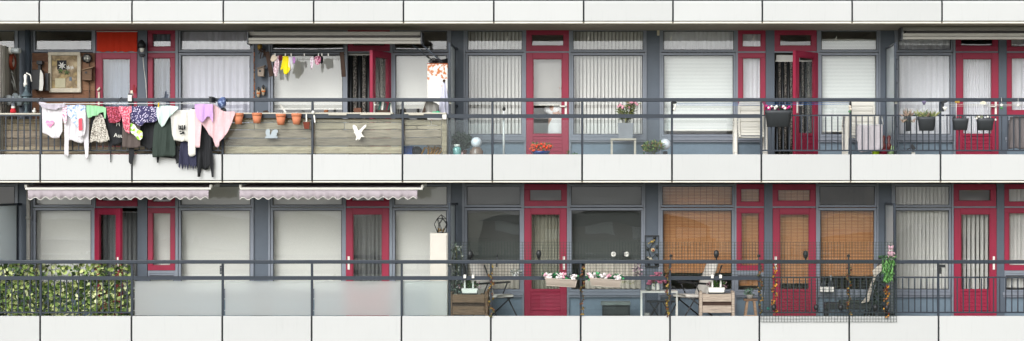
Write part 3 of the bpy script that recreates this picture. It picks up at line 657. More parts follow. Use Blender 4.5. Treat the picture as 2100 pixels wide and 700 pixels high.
# caged lamp, birdhouse
t = thing('bulkhead_light', 'round black caged bulkhead light on the brown boards', 'lamp', at(179, 129, 1.2))
def ydisc(m, px, py, Y, prof, mi=0, n=20, sx=1): return m.lathe((X(px, Y), Y, Z(py, Y)), prof, n, mi, axis='Y', sx=sx)
ydisc(MB(), 179, 120, 1.24, [(.085, 0), (.085, .03), (.06, .05)]).build('housing', BLACK, t); MB().ball(at(179, 120, 1.2), (.06, .04, .06)).build('bulb_glass', mat('lamp_white', '#d8d6cc', .2), t)
m = MB(); 
for d in (-3, 3): m.pb(179 + d - .6, 112, 179 + d + .6, 128, 1.15, 1.16).pb(171, 120 + d - .6, 187, 120 + d + .6, 1.147, 1.159)
m.build('cage', BLACK, t)
def birdhouse(px0, py0, px1, py1, Y, lb, m_, tilt=0):
    t = thing('birdhouse', lb, 'birdhouse', at((px0 + px1) / 2, py1, Y)); c = (px0 + px1) / 2
    bevel(MB().pp([(px0 + 1, py0 + 4), (px1, py0 + 2), (px1 - .5, py1), (px0 + 1.5, py1)], Y - .08, Y + .04).build('box', m_, t), .003)
    MB().pp([(px0 - 1, py0 + 3.6), (px1 + 2, py0 - 2), (px1 + 2.2, py0), (px0 - .8, py0 + 5.6)], Y - .11, Y + .05).build('roof', m_, t)
    ydisc(MB(), c - 1, py0 + 10, Y - .081, [(.02, -.006), (.02, .006)]).build('entrance_hole', BLACK, t)
birdhouse(167, 139, 188, 165, 1.2, 'brown wooden birdhouse hanging under the round caged light', CRATE)
birdhouse(527, 136, 541, 157, 1.22, 'pale grey wooden birdhouse on the slate pier above the clogs', GREYW)
single('cable', MB().tube([at(183, 128, 1.22), at(183, 138, 1.22)], .006, 5).tube([at(183, 166, 1.22), at(183, 205, 1.22), at(183, 320, 1.22)], .006, 5), BLACK, 'thin dark cable on the brown boards below the caged light', 'cable')
# outdoor wall lamp
t = thing('wall_lantern', 'dark coach style wall lantern on the mullion right of the orange fanlight', 'lamp', at(290, 112, 1.15))
MB().lathe(at(290, 90, 1.1), [(.075, -.08), (.08, -.02), (.05, .04), (.015, .07)], 8).build('hood', BLACK, t); MB().ball(at(291, 100, 1.1), (.045, .045, .07)).build('bulb_glass', _M['lamp_white'], t)
MB().tube([at(285, 95, 1.1), at(285, 112, 1.1), at(297, 112, 1.1), at(297, 95, 1.1)], .009, 5).ball(at(292, 114, 1.12), (.06, .05, .03)).build('cage', DGREY, t)
MB().tube([at(293, 116, 1.2), at(295, 140, 1.24), at(299, 170, 1.22), at(303, 230, 1.2)], .006, 5).build('cable', WPLA, t)
# painted blocks on door 1
BON = plain('bone', '#cfc8b4')
m = MB().beam(at(200, 186, 1.27), at(205, 180, 1.27), .03).beam(at(203, 189, 1.27), at(203, 216, 1.27), .03)
single('door_bolt', m, BON, 'cream wooden bird-shaped hook on the left stile of the orange topped door', 'hook')
m = MB().beam(at(271, 196, .2), at(270, 186, .2), .04, mi=1).beam(at(274, 190, .2), at(275, 174, .2), .03).beam(at(277, 192, .2), at(278, 180, .2), .035)
single('brush_set', m, [plain('brush_red', '#7c2028'), BON], 'red handled brushes standing up behind the rail near the white clamp box', 'brushes')
t = thing('rail_box', 'small black bracket with a white box fixed on the rail above the purple shorts', 'rail box', at(267, 216, 0))
MB().pb(263, 192, 272, 216, -.02, -.016).build('bracket', BLACK, t); bevel(MB().pb(262, 195, 270, 208, -.07, -.03).build('box', WPLA, t), .005)
# ---------------------------------------------- washing
WG = 'washing hung outside the upper railing'
t = thing('drying_rack', 'grey wire drying rack hooked over the upper rail and covered with washing', 'drying rack', at(260, 216, -.15))
m = MB()
for q, yv in ((0, -.06), (1, -.16), (2, -.26)): m.tube([at(82, 213, yv), at(442, 212.5, yv)], .006, 5)
m.build('rods', STEEL, t)
m = MB()
for x in (86, 250, 438): m.tube([(X(x), .0, Z(200.5)), (X(x), -.06, Z(201)), (X(x), -.28, Z(213))], .008, 5)
m.build('arms', DGREY, t)
m = MB().box(X(436), X(441), -.3, .06, Z(211), Z(200)); m.build('rail_hook', BLACK, t)
def cloth(name, lb, cat, prof, Y, m_, amp=.02, nf=5, group=WG, rows=16, kids=None, lean=0, step=1.3):
    xs = sorted(set([p[0] for p in prof])); x = prof[0][0]; X1 = prof[-1][0]; pts = []
    def ev(x):
        for a, b in zip(prof, prof[1:]):
            if a[0] <= x <= b[0]:
                u = 0 if b[0] == a[0] else (x - a[0]) / (b[0] - a[0]); return a[1] + (b[1] - a[1]) * u, a[2] + (b[2] - a[2]) * u
        return prof[-1][1:3]
    grid = []; n = max(6, int((X1 - x) / step)); sd = rnd.random() * 50
    cols = sorted(set([x + (X1 - x) * i / n for i in range(n + 1)] + xs))
    vs = []
    for cx in cols:
        yt, yb = ev(cx); u = (cx - x) / (X1 - x)
        for r_ in range(rows + 1):
            v = r_ / rows; py = yt + (yb - yt) * v
            ph = noise.noise(Vector((cx * nf / (X1 - x) * .9, py * .012, sd))) * 2.2 + .5 * noise.noise(Vector((cx * .16, py * .05, sd + 9)))
            yy = Y + 1.35 * amp * ph * (.35 + .65 * v) + .011 * noise.noise(Vector((cx * .33, py * .035, sd)))
            vs.append((X(cx, Y), yy, Z(py, Y)))
    k = rows + 1; fs = [(i * k + j, i * k + j + 1, (i + 1) * k + j + 1, (i + 1) * k + j) for i in range(len(cols) - 1) for j in range(rows)]
    q = MB(); q.add(vs, fs, 0, True); o = q.build(name, m_); s_ = o.modifiers.new('s', 'SOLIDIFY'); s_.thickness = .004
    return tag(o, lb, cat, group)
def panelpart(parent, m_, name, poly, Y): return MB().pp(poly, Y - .004, Y).build(name, m_, parent)
WC = plain('cloth_white', '#d6d2d6'); 
o = cloth('vest_top', 'white sleeveless top with a pink heart, leftmost of the washing', 'top', [(82, 210, 214), (86, 211, 222), (87, 212, 270), (84, 214, 271), (90, 213, 274), (98, 214, 277), (106, 213, 283), (114, 214, 284), (121, 213, 283), (124, 214, 277), (128, 214, 270), (127, 214, 240), (128.5, 213, 222), (131, 211, 217)], -.14, WC, .012, 4)
hp = [(102 + 8.6 * (16 * math.sin(a) ** 3) / 16, 253.5 - 8.2 * (13 * math.cos(a) - 5 * math.cos(2 * a) - 2 * math.cos(3 * a) - math.cos(4 * a)) / 16) for a in [i * 2 * math.pi / 28 for i in range(28)]]
panelpart(o, plain('pink_print', '#e489b4'), 'heart_print', hp, -.17)
text('Aloha', 102, 255, -.176, .05, WPLA, o, R(-12), 'heart_lettering')
cloth('twisted_cardigan', 'lilac white bunched cardigan laid along the rack, far left of the washing', 'cardigan', [(80, 209, 213), (90, 210, 222), (100, 213, 224), (112, 213, 226), (122, 214, 222), (134, 211, 219)], -.2, plain('cloth_lilac', '#c2bac6'), .02, 8)
cloth('floral_scarf', 'pale pink floral strip hanging between the white tops', 'scarf', [(128, 216, 240), (131, 217, 254), (134, 217, 255), (137, 216, 250)], -.19, patmat('pink_floral', ['#d9a8bc', '#e8e0e4', '#c27c9c', '#e8dce4'], 60), .008, 3)
cloth('long_sleeve_top', 'white long sleeved top with both sleeves dangling onto the fascia', 'top', [(132, 226, 321), (135, 222, 320), (139, 220, 322), (140.5, 220, 318), (139.5, 220, 289), (146, 219, 287), (153, 219, 290), (160, 219, 293), (168, 219, 294), (172, 219, 290), (173, 219, 300), (176, 219, 328), (181, 222, 326), (182, 226, 300), (181, 230, 250)], -.12, WC, .014, 5)
cloth('infant_vest', 'light blue and white small top with blue print on the washing rack', 'top', [(136, 216, 234), (142, 216, 240), (150, 216, 252), (156, 216, 256), (158, 215, 262), (161, 215, 260), (163, 215, 244), (171, 216, 234), (176, 217, 226)], -.18, patmat('blue_print', ['#c3d6e8', '#d8e2ec', '#5c80b8', '#ccdcec'], 22, 'noise', .8, [0, .45, .64, .68]), .01, 4)
cloth('red_print_top', 'white tee with a red pink print beside the green top', 'top', [(160, 230, 280), (166, 228, 282), (172, 226, 279), (176, 230, 262)], -.2, WC, .01, 3)
panelpart(COL.objects[-1], plain('red_print', '#d85060'), 'print_patch', [(161, 244), (168, 242), (169, 267), (161, 268)], -.222)
cloth('mint_tee', 'bright mint green small top hung above the patterned dress', 'top', [(176, 216, 226), (180, 216, 243), (187, 216, 241), (190, 217, 238), (198, 217, 238), (204, 218, 232), (212, 219, 230), (214, 220, 243), (217, 221, 244), (218, 222, 234)], -.22, plain('mint_green', '#93c99a'), .016, 5)
FLOR = patmat('grey_floral', ['#b9b4aa', '#8c867c', '#d4d0c4', '#5e5850', '#c8bfb4'], 75)
cloth('patterned_dress', 'grey and cream patterned little dress flaring under the green top', 'dress', [(184, 292, 292.5), (187, 270, 292), (192, 248, 290), (197, 236, 290), (205, 232, 293), (212, 240, 292), (218, 262, 291), (222, 276, 287), (225, 288, 288.5)], -.17, FLOR, .014, 6)
BLKC = plain('cloth_black', '#202124')
o = cloth('black_tee', 'black tee with white letters and a dangling sleeve beside the patterned dress', 'top', [(186, 222, 262), (196, 222, 262), (214, 222, 262), (221, 224, 270), (225, 224, 296), (223, 224, 333), (227, 224, 333), (229, 224, 299), (240, 224, 297), (252, 224, 292), (256, 226, 262)], -.1, BLKC, .012, 5)
text('M', 242, 259, -.135, .09, WPLA, o, 0); text('Auu', 243, 282, -.135, .1, WPLA, o, R(4))
cloth('red_floral_shorts', 'dark red floral shorts folded over the rack', 'shorts', [(215, 219, 222), (222, 219, 238), (224, 219, 252), (236, 219, 253), (246, 219, 249), (250, 219, 236), (256, 219, 226)], -.21, patmat('red_floral', ['#8c2436', '#a83a4c', '#6c1c2c', '#c2607c'], 60), .016, 4)
cloth('coral_scarf', 'coral pink scarf hanging down right of the red floral shorts', 'scarf', [(244, 218, 226), (250, 218, 238), (253, 219, 262), (258, 219, 270), (265, 219, 275), (266, 219, 256), (264, 219, 235), (270, 218, 230)], -.24, patmat('coral_floral', ['#d0506c', '#e07c8c', '#b83450', '#e8a0a8'], 50), .014, 4)
cloth('brown_skirt', 'brown grey skirt hanging under the neon green strap', 'skirt', [(251, 250, 302), (256, 246, 303), (266, 246, 304), (276, 246, 304), (284, 248, 303), (288, 262, 300)], -.16, plain('cloth_brown', '#564c48'), .014, 4)
cloth('black_sleeve', 'black sleeve dangling below the brown skirt down to the panel joint', 'sleeve', [(264, 296, 333), (267, 296, 337), (272, 296, 336), (275, 296, 320)], -.13, BLKC, .01, 2)
cloth('neon_bikini', 'white and neon green bikini top under the purple shorts', 'bikini', [(266, 252, 268), (270, 253, 274), (276, 256, 278), (282, 265, 286), (288, 268, 288), (292, 270, 284), (293, 276, 278)], -.2, patmat('neon', ['#b8e05c', '#e2e4d8', '#8ccc3c', '#dfe0d0'], 26), .014, 3)
cloth('purple_shorts', 'navy and white patterned wide shorts on the rack below the white box', 'shorts', [(267, 219, 244), (270, 218, 250), (276, 219, 252), (284, 218, 258), (291, 218, 259), (297, 218, 252), (306, 218, 252), (316, 219, 251), (322, 219, 247), (324, 220, 236)], -.23, patmat('navy_dots', ['#d0c8e0', '#3a3560', '#2f2a52'], 38, 'dots', .8, [0, .36, .6]), .018, 6)
cloth('black_trousers', 'black trousers hidden behind the purple shorts and the green dress', 'trousers', [(284, 240, 296), (296, 238, 300), (305, 238, 308), (316, 238, 304), (330, 238, 300), (345, 238, 310)], -.08, BLKC, .02, 5)
cloth('mint_camisole', 'mint white top with a dark seam draped over the dark green dress', 'top', [(321, 220, 236), (326, 218, 252), (331, 217, 261), (336, 217, 258), (342, 217, 248), (350, 217, 238), (358, 218, 230), (366, 219, 223)], -.24, plain('cloth_mint', '#c8dcd4'), .02, 5)
cloth('green_dress', 'dark forest green dress below the mint top', 'dress', [(312, 310, 322), (315, 268, 323), (320, 244, 323), (330, 240, 322), (340, 238, 321), (350, 242, 321), (356, 268, 322), (360, 300, 318)], -.17, plain('forest_green', '#2f3a34'), .024, 5)
cloth('black_leggings', 'black leg ends dangling below the forest green dress', 'leggings', [(321, 300, 322), (322, 300, 334), (325, 300, 334), (327, 300, 322), (345, 300, 324), (360, 300, 326), (361, 300, 336), (366, 300, 335), (367, 290, 320)], -.11, BLKC, .01, 3)
o = cloth('graphic_tee', 'white long tee with a dark graphic print and one sleeve hanging low', 'top', [(351, 232, 240), (353, 226, 276), (357, 226, 288), (364, 226, 289), (372, 226, 291), (380, 226, 289), (385, 226, 291), (386, 226, 316), (389, 225, 321), (395, 224, 321), (401, 224, 318), (399, 224, 290), (395, 224, 262), (393, 224, 236)], -.19, plain('cloth_offwhite', '#d2cfc8'), .014, 5)
m = MB()
for x0, y0, x1, y1 in ((366, 257, 368, 265), (369, 258, 372, 266), (373, 257, 375, 268), (377, 257, 380, 266), (366, 264, 379, 266), (368, 269, 372, 271), (373, 270, 378, 275), (369, 273, 373, 276), (366, 259, 371, 260), (376, 261, 381, 262)): m.pb(x0, y0, x1, y1, -.224, -.22)
m.build('graphic_print', BLKC, o)
cloth('jagged_skirt', 'dark navy skirt with a jagged zigzag hem beneath the graphic tee', 'skirt', [(366, 340, 342), (369, 300, 346), (371, 292, 336), (374, 290, 348), (377, 290, 336), (380, 290, 347), (382, 290, 336), (385, 290, 350), (388, 290, 336), (391, 290, 348), (393, 290, 337), (396, 290, 349), (399, 292, 338), (402, 296, 346), (404, 310, 338)], -.13, plain('navy', '#2b2c42'), .016, 5)
cloth('black_cardigan', 'long black cardigan with two sleeves, lowest of all the washing', 'cardigan', [(394, 222, 240), (398, 222, 330), (405, 222, 345), (406, 225, 363), (411, 225, 363), (413, 225, 346), (420, 228, 349), (427, 228, 347), (430, 232, 338), (433, 240, 352), (434, 300, 364), (438, 330, 363), (437, 320, 345), (436, 262, 320)], -.12, BLKC, .022, 6)
cloth('pink_cardigan', 'pale pink cardigan spread wide over the rack and rail, right end of the washing', 'cardigan', [(400, 216, 300), (403, 215, 303), (410, 214, 303), (412, 214, 280), (414, 214, 254), (420, 216, 262), (428, 214, 276), (436, 214, 284), (440, 214, 300), (444, 218, 303), (449, 222, 300), (450, 224, 291), (458, 228, 284), (466, 230, 272), (473, 229, 258), (479, 229, 240), (482, 230, 234)], -.2, plain('cloth_pink', '#d8b4b8'), .022, 6)
cloth('lilac_shorts', 'lilac shorts pinned over the pink cardigan', 'shorts', [(399, 213, 222), (403, 213, 240), (408, 213, 246), (414, 213, 252), (418, 213, 250), (424, 213, 240), (430, 214, 240), (436, 214, 252), (437, 214, 236)], -.26, plain('cloth_violet', '#c39cd0'), .014, 4)
t = thing('clothes_peg', 'yellow clothes peg on the mint top', 'peg', at(325, 220, -.26)); MB().beam(at(325, 220, -.27), at(325.5, 211, -.27), .02, .012).build('jaw', plain('peg_yellow', '#d8b41c'), t)
m = MB(); m.ball(at(455, 212, -.08), (.075, .07, .09), 12, 0, .25).ball(at(457, 205, -.06), (.06, .06, .05), 10, 0, .25)
single('rolled_cloth', m, patmat('denim_stripe', ['#5c74a0', '#3d4c78', '#8ca0c4'], 18, 'noise', .8, [0, .5, .62]), 'crumpled blue striped cloth tied on the rail end of the rack', 'cloth')
ydisc(MB(), 458, 228, -.04, [(.055, 0), (.06, .02), (.055, .04), (.02, .045)]).build('reel', BLACK); tag(COL.objects[-1], 'round black line reel under the blue striped cloth', 'reel')
# ---------------------------------------------- pots, boards, ornaments
def pot(px, py0, py1, wt, wb, lb, Y=-.08, m_=TERRA):
    k = 1 / 118.; h = (py1 - py0) * k; c = (X(px, Y), Y, Z(py1, Y)); t = thing('flower_pot', lb, 'flower pot', c, 'terracotta pots along the upper rail')
    MB().lathe(c, [(wb * k, 0), (wt * k * .92, h * .72), (wt * k * .8, h * .72), (wb * k * .8, .02)], 20).build('body', m_, t)
    MB().lathe(c, [(wt * k * .96, h * .72), (wt * k * 1.0, h), (wt * k * .88, h), (wt * k * .86, h * .7)], 20).build('rim', m_, t)
    MB().lathe(c, [(wt * k * .85, h * .8), (wt * k * .2, h * .84)], 12).build('soil', DBROWN, t)
    MB().tube([(c[0], Y + .02, c[2] + h), (c[0], .0, c[2] + h + .03)], .006, 4).build('hook', STEEL, t)
pot(489, 232.5, 255, 10.5, 6.8, 'leftmost terracotta pot, next to the pink cardigan'); pot(527, 232, 253, 10.5, 6.8, 'second terracotta pot from the left, under the clogs')
pot(576, 234, 256.5, 10.5, 6.8, 'third terracotta pot, above right of the metal squirrels'); pot(608, 233, 255.5, 10.5, 6.8, 'rightmost terracotta pot, next to the hanging brush')
t = thing('hand_brush', 'rust brown hand brush with white and blue handle hanging by the post', 'brush', at(628, 265, -.04))
MB().pp([(621.5, 250.5), (635, 250.5), (634, 264.5), (624, 264.5)], -.06, -.03).build('bristles', plain('rust_brush', '#6a3020'), t); MB().pb(627, 234, 629.5, 250, -.055, -.04).build('handle', WPLA, t)
def boards(x0, x1, rows, lb, Y=.09):
    m = MB()
    for i, (a, b) in enumerate(rows):
        xs = [x0, x0 + (x1 - x0) * (.35 if i % 2 else .72), x1] if i < 2 else [x0, x1]
        for c, d in zip(xs, xs[1:]): m.pb(c + .3, a + rnd.uniform(-.3, .3), d - .5, b - 1.1, Y, Y + .02)
    single('board_panel', m, PINE, lb, 'board panel', 'weathered board panels inside the upper railing', bev=.003)
    k = MB()
    for x in (x0 + 6, x1 - 6): k.pb(x - 3, rows[0][0], x + 3, rows[-1][1], Y + .022, Y + .05)
    k.build('batten', PINE, COL.objects[-1])
boards(-20, 455, [(244, 254), (254, 268), (268, 284), (284, 301), (301, 316.5)], 'weathered board panel behind the washing', .3)
boards(459, 639, [(240, 252), (252, 267), (267, 284), (284, 300.5), (300.5, 316.5)], 'weathered board panel below the four terracotta pots')
boards(643, 826, [(244, 252), (252, 267), (267, 284), (284, 300.5), (300.5, 316.5)], 'weathered board panel behind the white metal eagle')
boards(829, 906, [(246, 258), (258, 266), (266, 282.5), (282.5, 299)], 'short weathered board panel above the yellow hose')
single('wooden_post', MB().pb(906, 240, 916, 316.5, .08, .16), PINE, 'pale upright timber post at the right end of the boards', 'post', bev=.004)
bevel(tag(MB().pb(907, 235, 915.5, 245, -.04, -.018).build('junction_box', WPLA), 'square white plastic box on the rail over the timber post', 'box'), .004)
SILV = mat('grey_metal', '#9aa3a8', .45, .08, metal=.3)
sq = [(544, 284), (544, 280), (547, 279.5), (544.5, 274), (545, 268), (548, 265), (552, 265), (554, 268), (553, 272), (554, 278), (556, 274), (558, 269), (562, 266), (567, 265.5), (570, 268), (570, 272), (567, 273), (568, 277), (565, 279.5), (569, 280), (569, 283)]
single('squirrel_ornament', MB().pp(sq, -.0, .01), SILV, 'grey metal cut-out of two squirrels on the boards', 'ornament')
eg = [(723, 258), (726, 256), (731, 259), (735, 268), (740, 264), (746, 258), (751, 255), (751, 260), (745, 266), (741, 272), (744, 278), (748, 281), (741, 281), (738, 286), (735, 288), (735, 284), (731, 288), (729, 287), (731, 281), (728, 274), (725, 272), (727, 270), (724, 264)]
single('eagle_ornament', MB().pp(eg, -.0, .01), WPLA, 'white metal cut-out eagle with raised wings on the boards', 'ornament')
# things below/behind short board panel
single('storage_crate', MB().pb(829, 301, 845, 320, .3, .5).pb(828, 300, 846, 303, .29, .51), plain('crate_blue', '#2f5ba8', .5), 'blue plastic box on the floor under the short board panel', 'box')
single('grey_bag', MB().ball(at(855, 312, .4), (.1, .08, .1), 12, 0, .2), DGREY, 'dark grey bag between the blue box and the yellow hose', 'bag')
m = MB()
for i in range(5):
    cx = 873 + i * 7; m.tube([at(cx - 9 + 10 * math.sin(i), 318, .35 + i * .02), at(cx - 2, 303 - (i % 2) * 2, .3 + i * .02), at(cx + 7, 306, .33 + i * .02), at(cx + 4 - i * 2, 320, .35)], .016, 6)
single('garden_hose', m, plain('hose_ochre', '#c4924a', .5), 'ochre coiled hose on the floor at the right end of the boards', 'hose')
# ---------------------------------------------- pier ornaments, little washing line
t = thing('straw_ornament', 'brassy straw ball ornament with twigs at the top of the slate pier', 'ornament', at(535, 118, 1.2))
MB().ball(at(533, 97, 1.2), (.05, .05, .07), 10, 0, .3).build('ball', GOLD, t); m = MB()
for i in range(7): m.tube([at(535, 100, 1.18), at(535 + rnd.uniform(-9, 14), 104 + rnd.uniform(-4, 6), 1.1), at(536 + rnd.uniform(-6, 16), 112 + rnd.uniform(-3, 10), 1.12)], .009, 4)
m.build('twigs', DBROWN, t)
t = thing('clogs', 'pair of pale wooden clogs with orange bands hung on the slate pier', 'clogs', at(537, 200, 1.2))
for px, tl in ((530, 0), (540, -3)):
    dy = -4 if px > 535 else 0
    q = MB().ball(at(px, 190 + dy, 1.26), (.037, .045, .095)); sh = q.build('clog', plain('clog_wood', '#b8a68c', .6), t)
    MB().ball(at(px, 183 + dy, 1.225), (.022, .02, .045)).build('opening', BLACK, sh); MB().pb(px - 3.6, 190 + dy, px + 3.6, 193 + dy, 1.21, 1.23).build('band', plain('clog_orange', '#b0602c'), sh)
m = MB(); 
for i in range(26): m.beam(at(521.5 + rnd.uniform(-.8, .8), 100 + i * 3.9, 1.25), at(521.5 + rnd.uniform(-1.2, 1.2), 103 + i * 3.9, 1.25), .018)
single('bark_strip', m, mat('bark', '#6a4630', .9, .3, 20, island=['#6a4630', '#8c6848', '#4a3424', '#a06038']), 'rusty brown knotted cord hanging on the frame left of the clogs', 'cord')
t = thing('clothes_line_frame', 'two dark brown posts with a clothes line strung between them under the grey awning', 'clothes line', at(625, 158, .75))
for a, b in (((548, 106), (557, 157)), ((701, 107), (705, 158))): bevel(MB().beam(at(a[0], a[1], .75), at(b[0], b[1], .8), .075, .03).build('post', DBROWN, t), .004)
MB().tube([at(545, 113, .75), at(600, 112.5, .74), at(660, 112.5, .74), at(708, 112, .75)], .005, 4).build('line', BLACK, t)
for x in (564, 585, 597, 624, 653, 660, 673): MB().pb(x - 1, 109.5, x + 1, 115, .71, .73).build('peg', WPLA, t)
LG = 'small washing on the short line under the awning'
cloth('bonnet', 'beige baby bonnet at the left end of the short line', 'bonnet', [(555, 122, 124), (558, 114, 127), (562, 112, 126), (566, 115, 122), (569, 119, 120)], .72, plain('cloth_beige', '#cfc0ac'), .02, 3, LG)
cloth('pink_sock', 'pale pink lacy rag hanging left of the yellow one', 'rag', [(561, 140, 148), (564, 124, 157), (568, 115, 158), (571, 114, 140), (573, 116, 130)], .74, patmat('pink_floral2', ['#c8a8b0', '#d8ccd0', '#b08c98'], 60), .01, 3, LG)
cloth('maroon_sock', 'small maroon sock between the lace rag and the yellow top', 'sock', [(571, 115, 120), (573, 114, 126), (578, 114, 124), (579, 114, 120)], .74, plain('maroon', '#5c2030'), .01, 2, LG)
cloth('yellow_top', 'bright yellow small top on the short line', 'top', [(575, 142, 143), (578, 130, 144), (580, 116, 140), (582, 115, 152), (588, 115, 153), (591, 116, 150), (595, 140, 146), (592, 120, 148)][:6] + [(592, 120, 148), (595, 136, 142)], .72, plain('yellow', '#e3cf12'), .014, 3, LG)
cloth('white_sock', 'white sock right beside the yellow top', 'sock', [(592, 118, 136), (594, 117, 140), (597, 117, 145), (600, 120, 138)], .73, WC, .01, 2, LG)
cloth('lilac_sock', 'lilac sock next to the white one on the short line', 'sock', [(600, 118, 124), (602, 117, 131), (605, 117, 130), (606, 120, 124)], .73, plain('cloth_violet2', '#a87cb0'), .01, 2, LG)
cloth('white_lace', 'white and pink lace sock alone in the middle of the short line', 'sock', [(636, 118, 130), (638, 117, 143), (641, 117, 138), (643, 118, 126)], .73, patmat('lace', ['#d8ccd4', '#b890a8', '#e0dce0'], 70), .01, 2, LG)
cloth('baby_tee', 'pink and black baby top at the right of the short line', 'top', [(645, 118, 120), (647, 116, 132), (652, 115, 134), (656, 115, 131), (658, 118, 122)], .72, patmat('pink_black', ['#c06888', '#d8a8b8', '#7c3850'], 50), .01, 3, LG)
cloth('baby_hat', 'black baby hat behind the pink top on the short line', 'hat', [(643, 115, 122), (648, 111, 124), (655, 111, 128), (660, 114, 132), (663, 118, 128)], .76, BLKC, .012, 3, LG)
# ---------------------------------------------- awnings
AWG = mat('awning_grey', '#8d8a82', .55, .12, 4, (1, 6, 6)); AWD = mat('awning_dark', '#3f3c3a', .7)
def cassette(x0, x1, y0, lb, Y=.35, k=1., endc=True):
    t = thing('awning', lb, 'awning', at((x0 + x1) / 2, y0 + 30, Y + .15))
    bevel(MB().pb(x0 - 1, y0, x1, y0 + 8 * k, Y + .1, Y + .4).build('cassette', AWG, t), .006)
    MB().pb(x0 + 8, y0 + 8.3 * k, x1 - 2, y0 + 12.5 * k, Y + .12, Y + .35).build('fabric_roll', AWD, t)
    m = MB(); m.box(X(x0 + 1, Y), X(x1 + 2, Y), Y, Y + .1, Z(y0 + 18.5 * k, Y), Z(y0 + 12.8 * k, Y)); m.box(X(x0 + 1, Y), X(x1 + 2, Y), Y + .012, Y + .09, Z(y0 + 19.6 * k, Y), Z(y0 + 18.6 * k, Y)); m.box(X(x0 + 1, Y), X(x1 + 2, Y), Y + .004, Y + .1, Z(y0 + 25 * k, Y), Z(y0 + 19.7 * k, Y))
    bevel(m.build('front_bar', AWG, t), .005)
    for x in (x0, x1 + 2): MB().box(X(x, Y) - .012, X(x, Y) + .012, Y - .01, Y + .38, Z(y0 + 26 * k, Y), Z(y0 + 1, Y)).build('end_cap', DGREY, t)
    return t
t = cassette(508, 862, 65, 'grey folded awning above the short clothes line, upper left')
MB().tube([at(862, 88, .5), at(895, 118, .7), at(912, 130, .8)], .012, 6).tube([at(846, 92, .5), at(880, 120, .8)], .01, 6).build('folding_arm', SLATE, t)
cassette(1850, 2300, 55, 'beige grey folded awning at the upper right corner', k=1.04)
LIL = mat('awning_lilac', '#a99fa5', .85, .06, 4, bump=.1)
def awning(x0, x1, xr0, xr1, ph, lb):
    t = thing('awning', lb, 'awning', at((x0 + x1) / 2, 410, .15), 'lilac scalloped awnings over the lower balcony'); Y = .12
    # sloping cloth from the soffit out to the front bar
    m = MB(); v = [(X(xr0 + 3, Y), Y + .03, Z(384.5, Y)), (X(xr1 - 3, Y), Y + .03, Z(384.5, Y)), (X(xr1 - 3, Y), .75, .078), (X(xr0 + 3, Y), .75, .078)]
    v += [(a, b, c - .004) for a, b, c in v]; m.add(v, [(0, 1, 2, 3), (7, 6, 5, 4), (0, 4, 5, 1), (1, 5, 6, 2), (2, 6, 7, 3), (3, 7, 4, 0)]); m.build('cloth', LIL, t)
    MB().tube([(X(xr0, 0), .7, .05), (X(xr1, 0), .7, .05)], .032, 10).build('roller', STEEL, t)
    bevel(MB().box(X(xr0, Y), X(xr1, Y), Y - .02, Y + .04, Z(389.5, Y), Z(384.5, Y)).build('front_bar', WPLA, t), .006)
    for s_ in (xr0 + 1, xr1 - 1): MB().box(X(s_, Y) - .02, X(s_, Y) + .02, Y - .01, Y + .12, Z(385, Y), Z(379, Y)).build('bracket', WPLA, t)
    v = []; n = int((x1 - x0) / 1.5); tr = []
    for i in range(n + 1):
        x = x0 + (x1 - x0) * i / n; edge = 409 - .8 + 2.6 * math.sin((x - x0) / 20.5 * 2 * math.pi + ph) - (1.0 if x - x0 > 30 else 0)
        yy = Y + .012 * math.sin(x * .16) + .006 * math.sin(x * .45)
        for v_ in (390, 397, edge - 1.3, edge): v.append((X(x, Y), yy if v_ > 391 else Y, Z(v_, Y)))
    q = MB(); q.add(v, [(i * 4 + j, i * 4 + j + 1, i * 4 + j + 5, i * 4 + j + 4) for i in range(n) for j in range(2)], 0, True)
    o = q.build('valance', LIL, t); o.modifiers.new('s', 'SOLIDIFY').thickness = .004
    q = MB(); q.add(v, [(i * 4 + 2, i * 4 + 3, i * 4 + 7, i * 4 + 6) for i in range(n)], 0, True); o2 = q.build('trim', WPLA, o); o2.modifiers.new('s', 'SOLIDIFY').thickness = .008
awning(57, 428, 52, 433, 0, 'lilac scalloped awning over the half open red door, lower left'); awning(491, 856, 492, 867, 2.4, 'lilac scalloped awning right of the slate pier, lower balcony')
# ---------------------------------------------- rusty cabinet corner
t = thing('rusty_cabinet', 'tall white metal cabinet with orange rust along its top, beside the screen', 'cabinet', at(896, 331, .7))
RUST = bpy.data.materials.new('rusty_white'); RUST.use_nodes = True; tr_ = RUST.node_tree; bs = tr_.nodes['Principled BSDF']; bs.inputs['Roughness'].default_value = .5
tc = tr_.nodes.new('ShaderNodeTexCoord'); n1 = tr_.nodes.new('ShaderNodeTexNoise'); n1.inputs['Scale'].default_value = 16; n1.inputs['Detail'].default_value = 6; tr_.links.new(tc.outputs['Object'], n1.inputs[0])
sx = tr_.nodes.new('ShaderNodeSeparateXYZ'); tr_.links.new(tc.outputs['Generated'], sx.inputs[0])
mr = tr_.nodes.new('ShaderNodeMapRange'); mr.inputs[1].default_value = .72; mr.inputs[2].default_value = 1.0; mr.inputs[3].default_value = -.10; mr.inputs[4].default_value = .14; tr_.links.new(sx.outputs[2], mr.inputs[0])
ad = tr_.nodes.new('ShaderNodeMath'); tr_.links.new(n1.outputs[0], ad.inputs[0]); tr_.links.new(mr.outputs[0], ad.inputs[1])
cr = tr_.nodes.new('ShaderNodeValToRGB'); e = cr.color_ramp.elements; e[0].position = .57; e[0].color = lin('#dcdad4'); e[1].position = .64; e[1].color = lin('#bc6a2a'); tr_.links.new(ad.outputs[0], cr.inputs[0]); tr_.links.new(cr.outputs[0], bs.inputs[0])
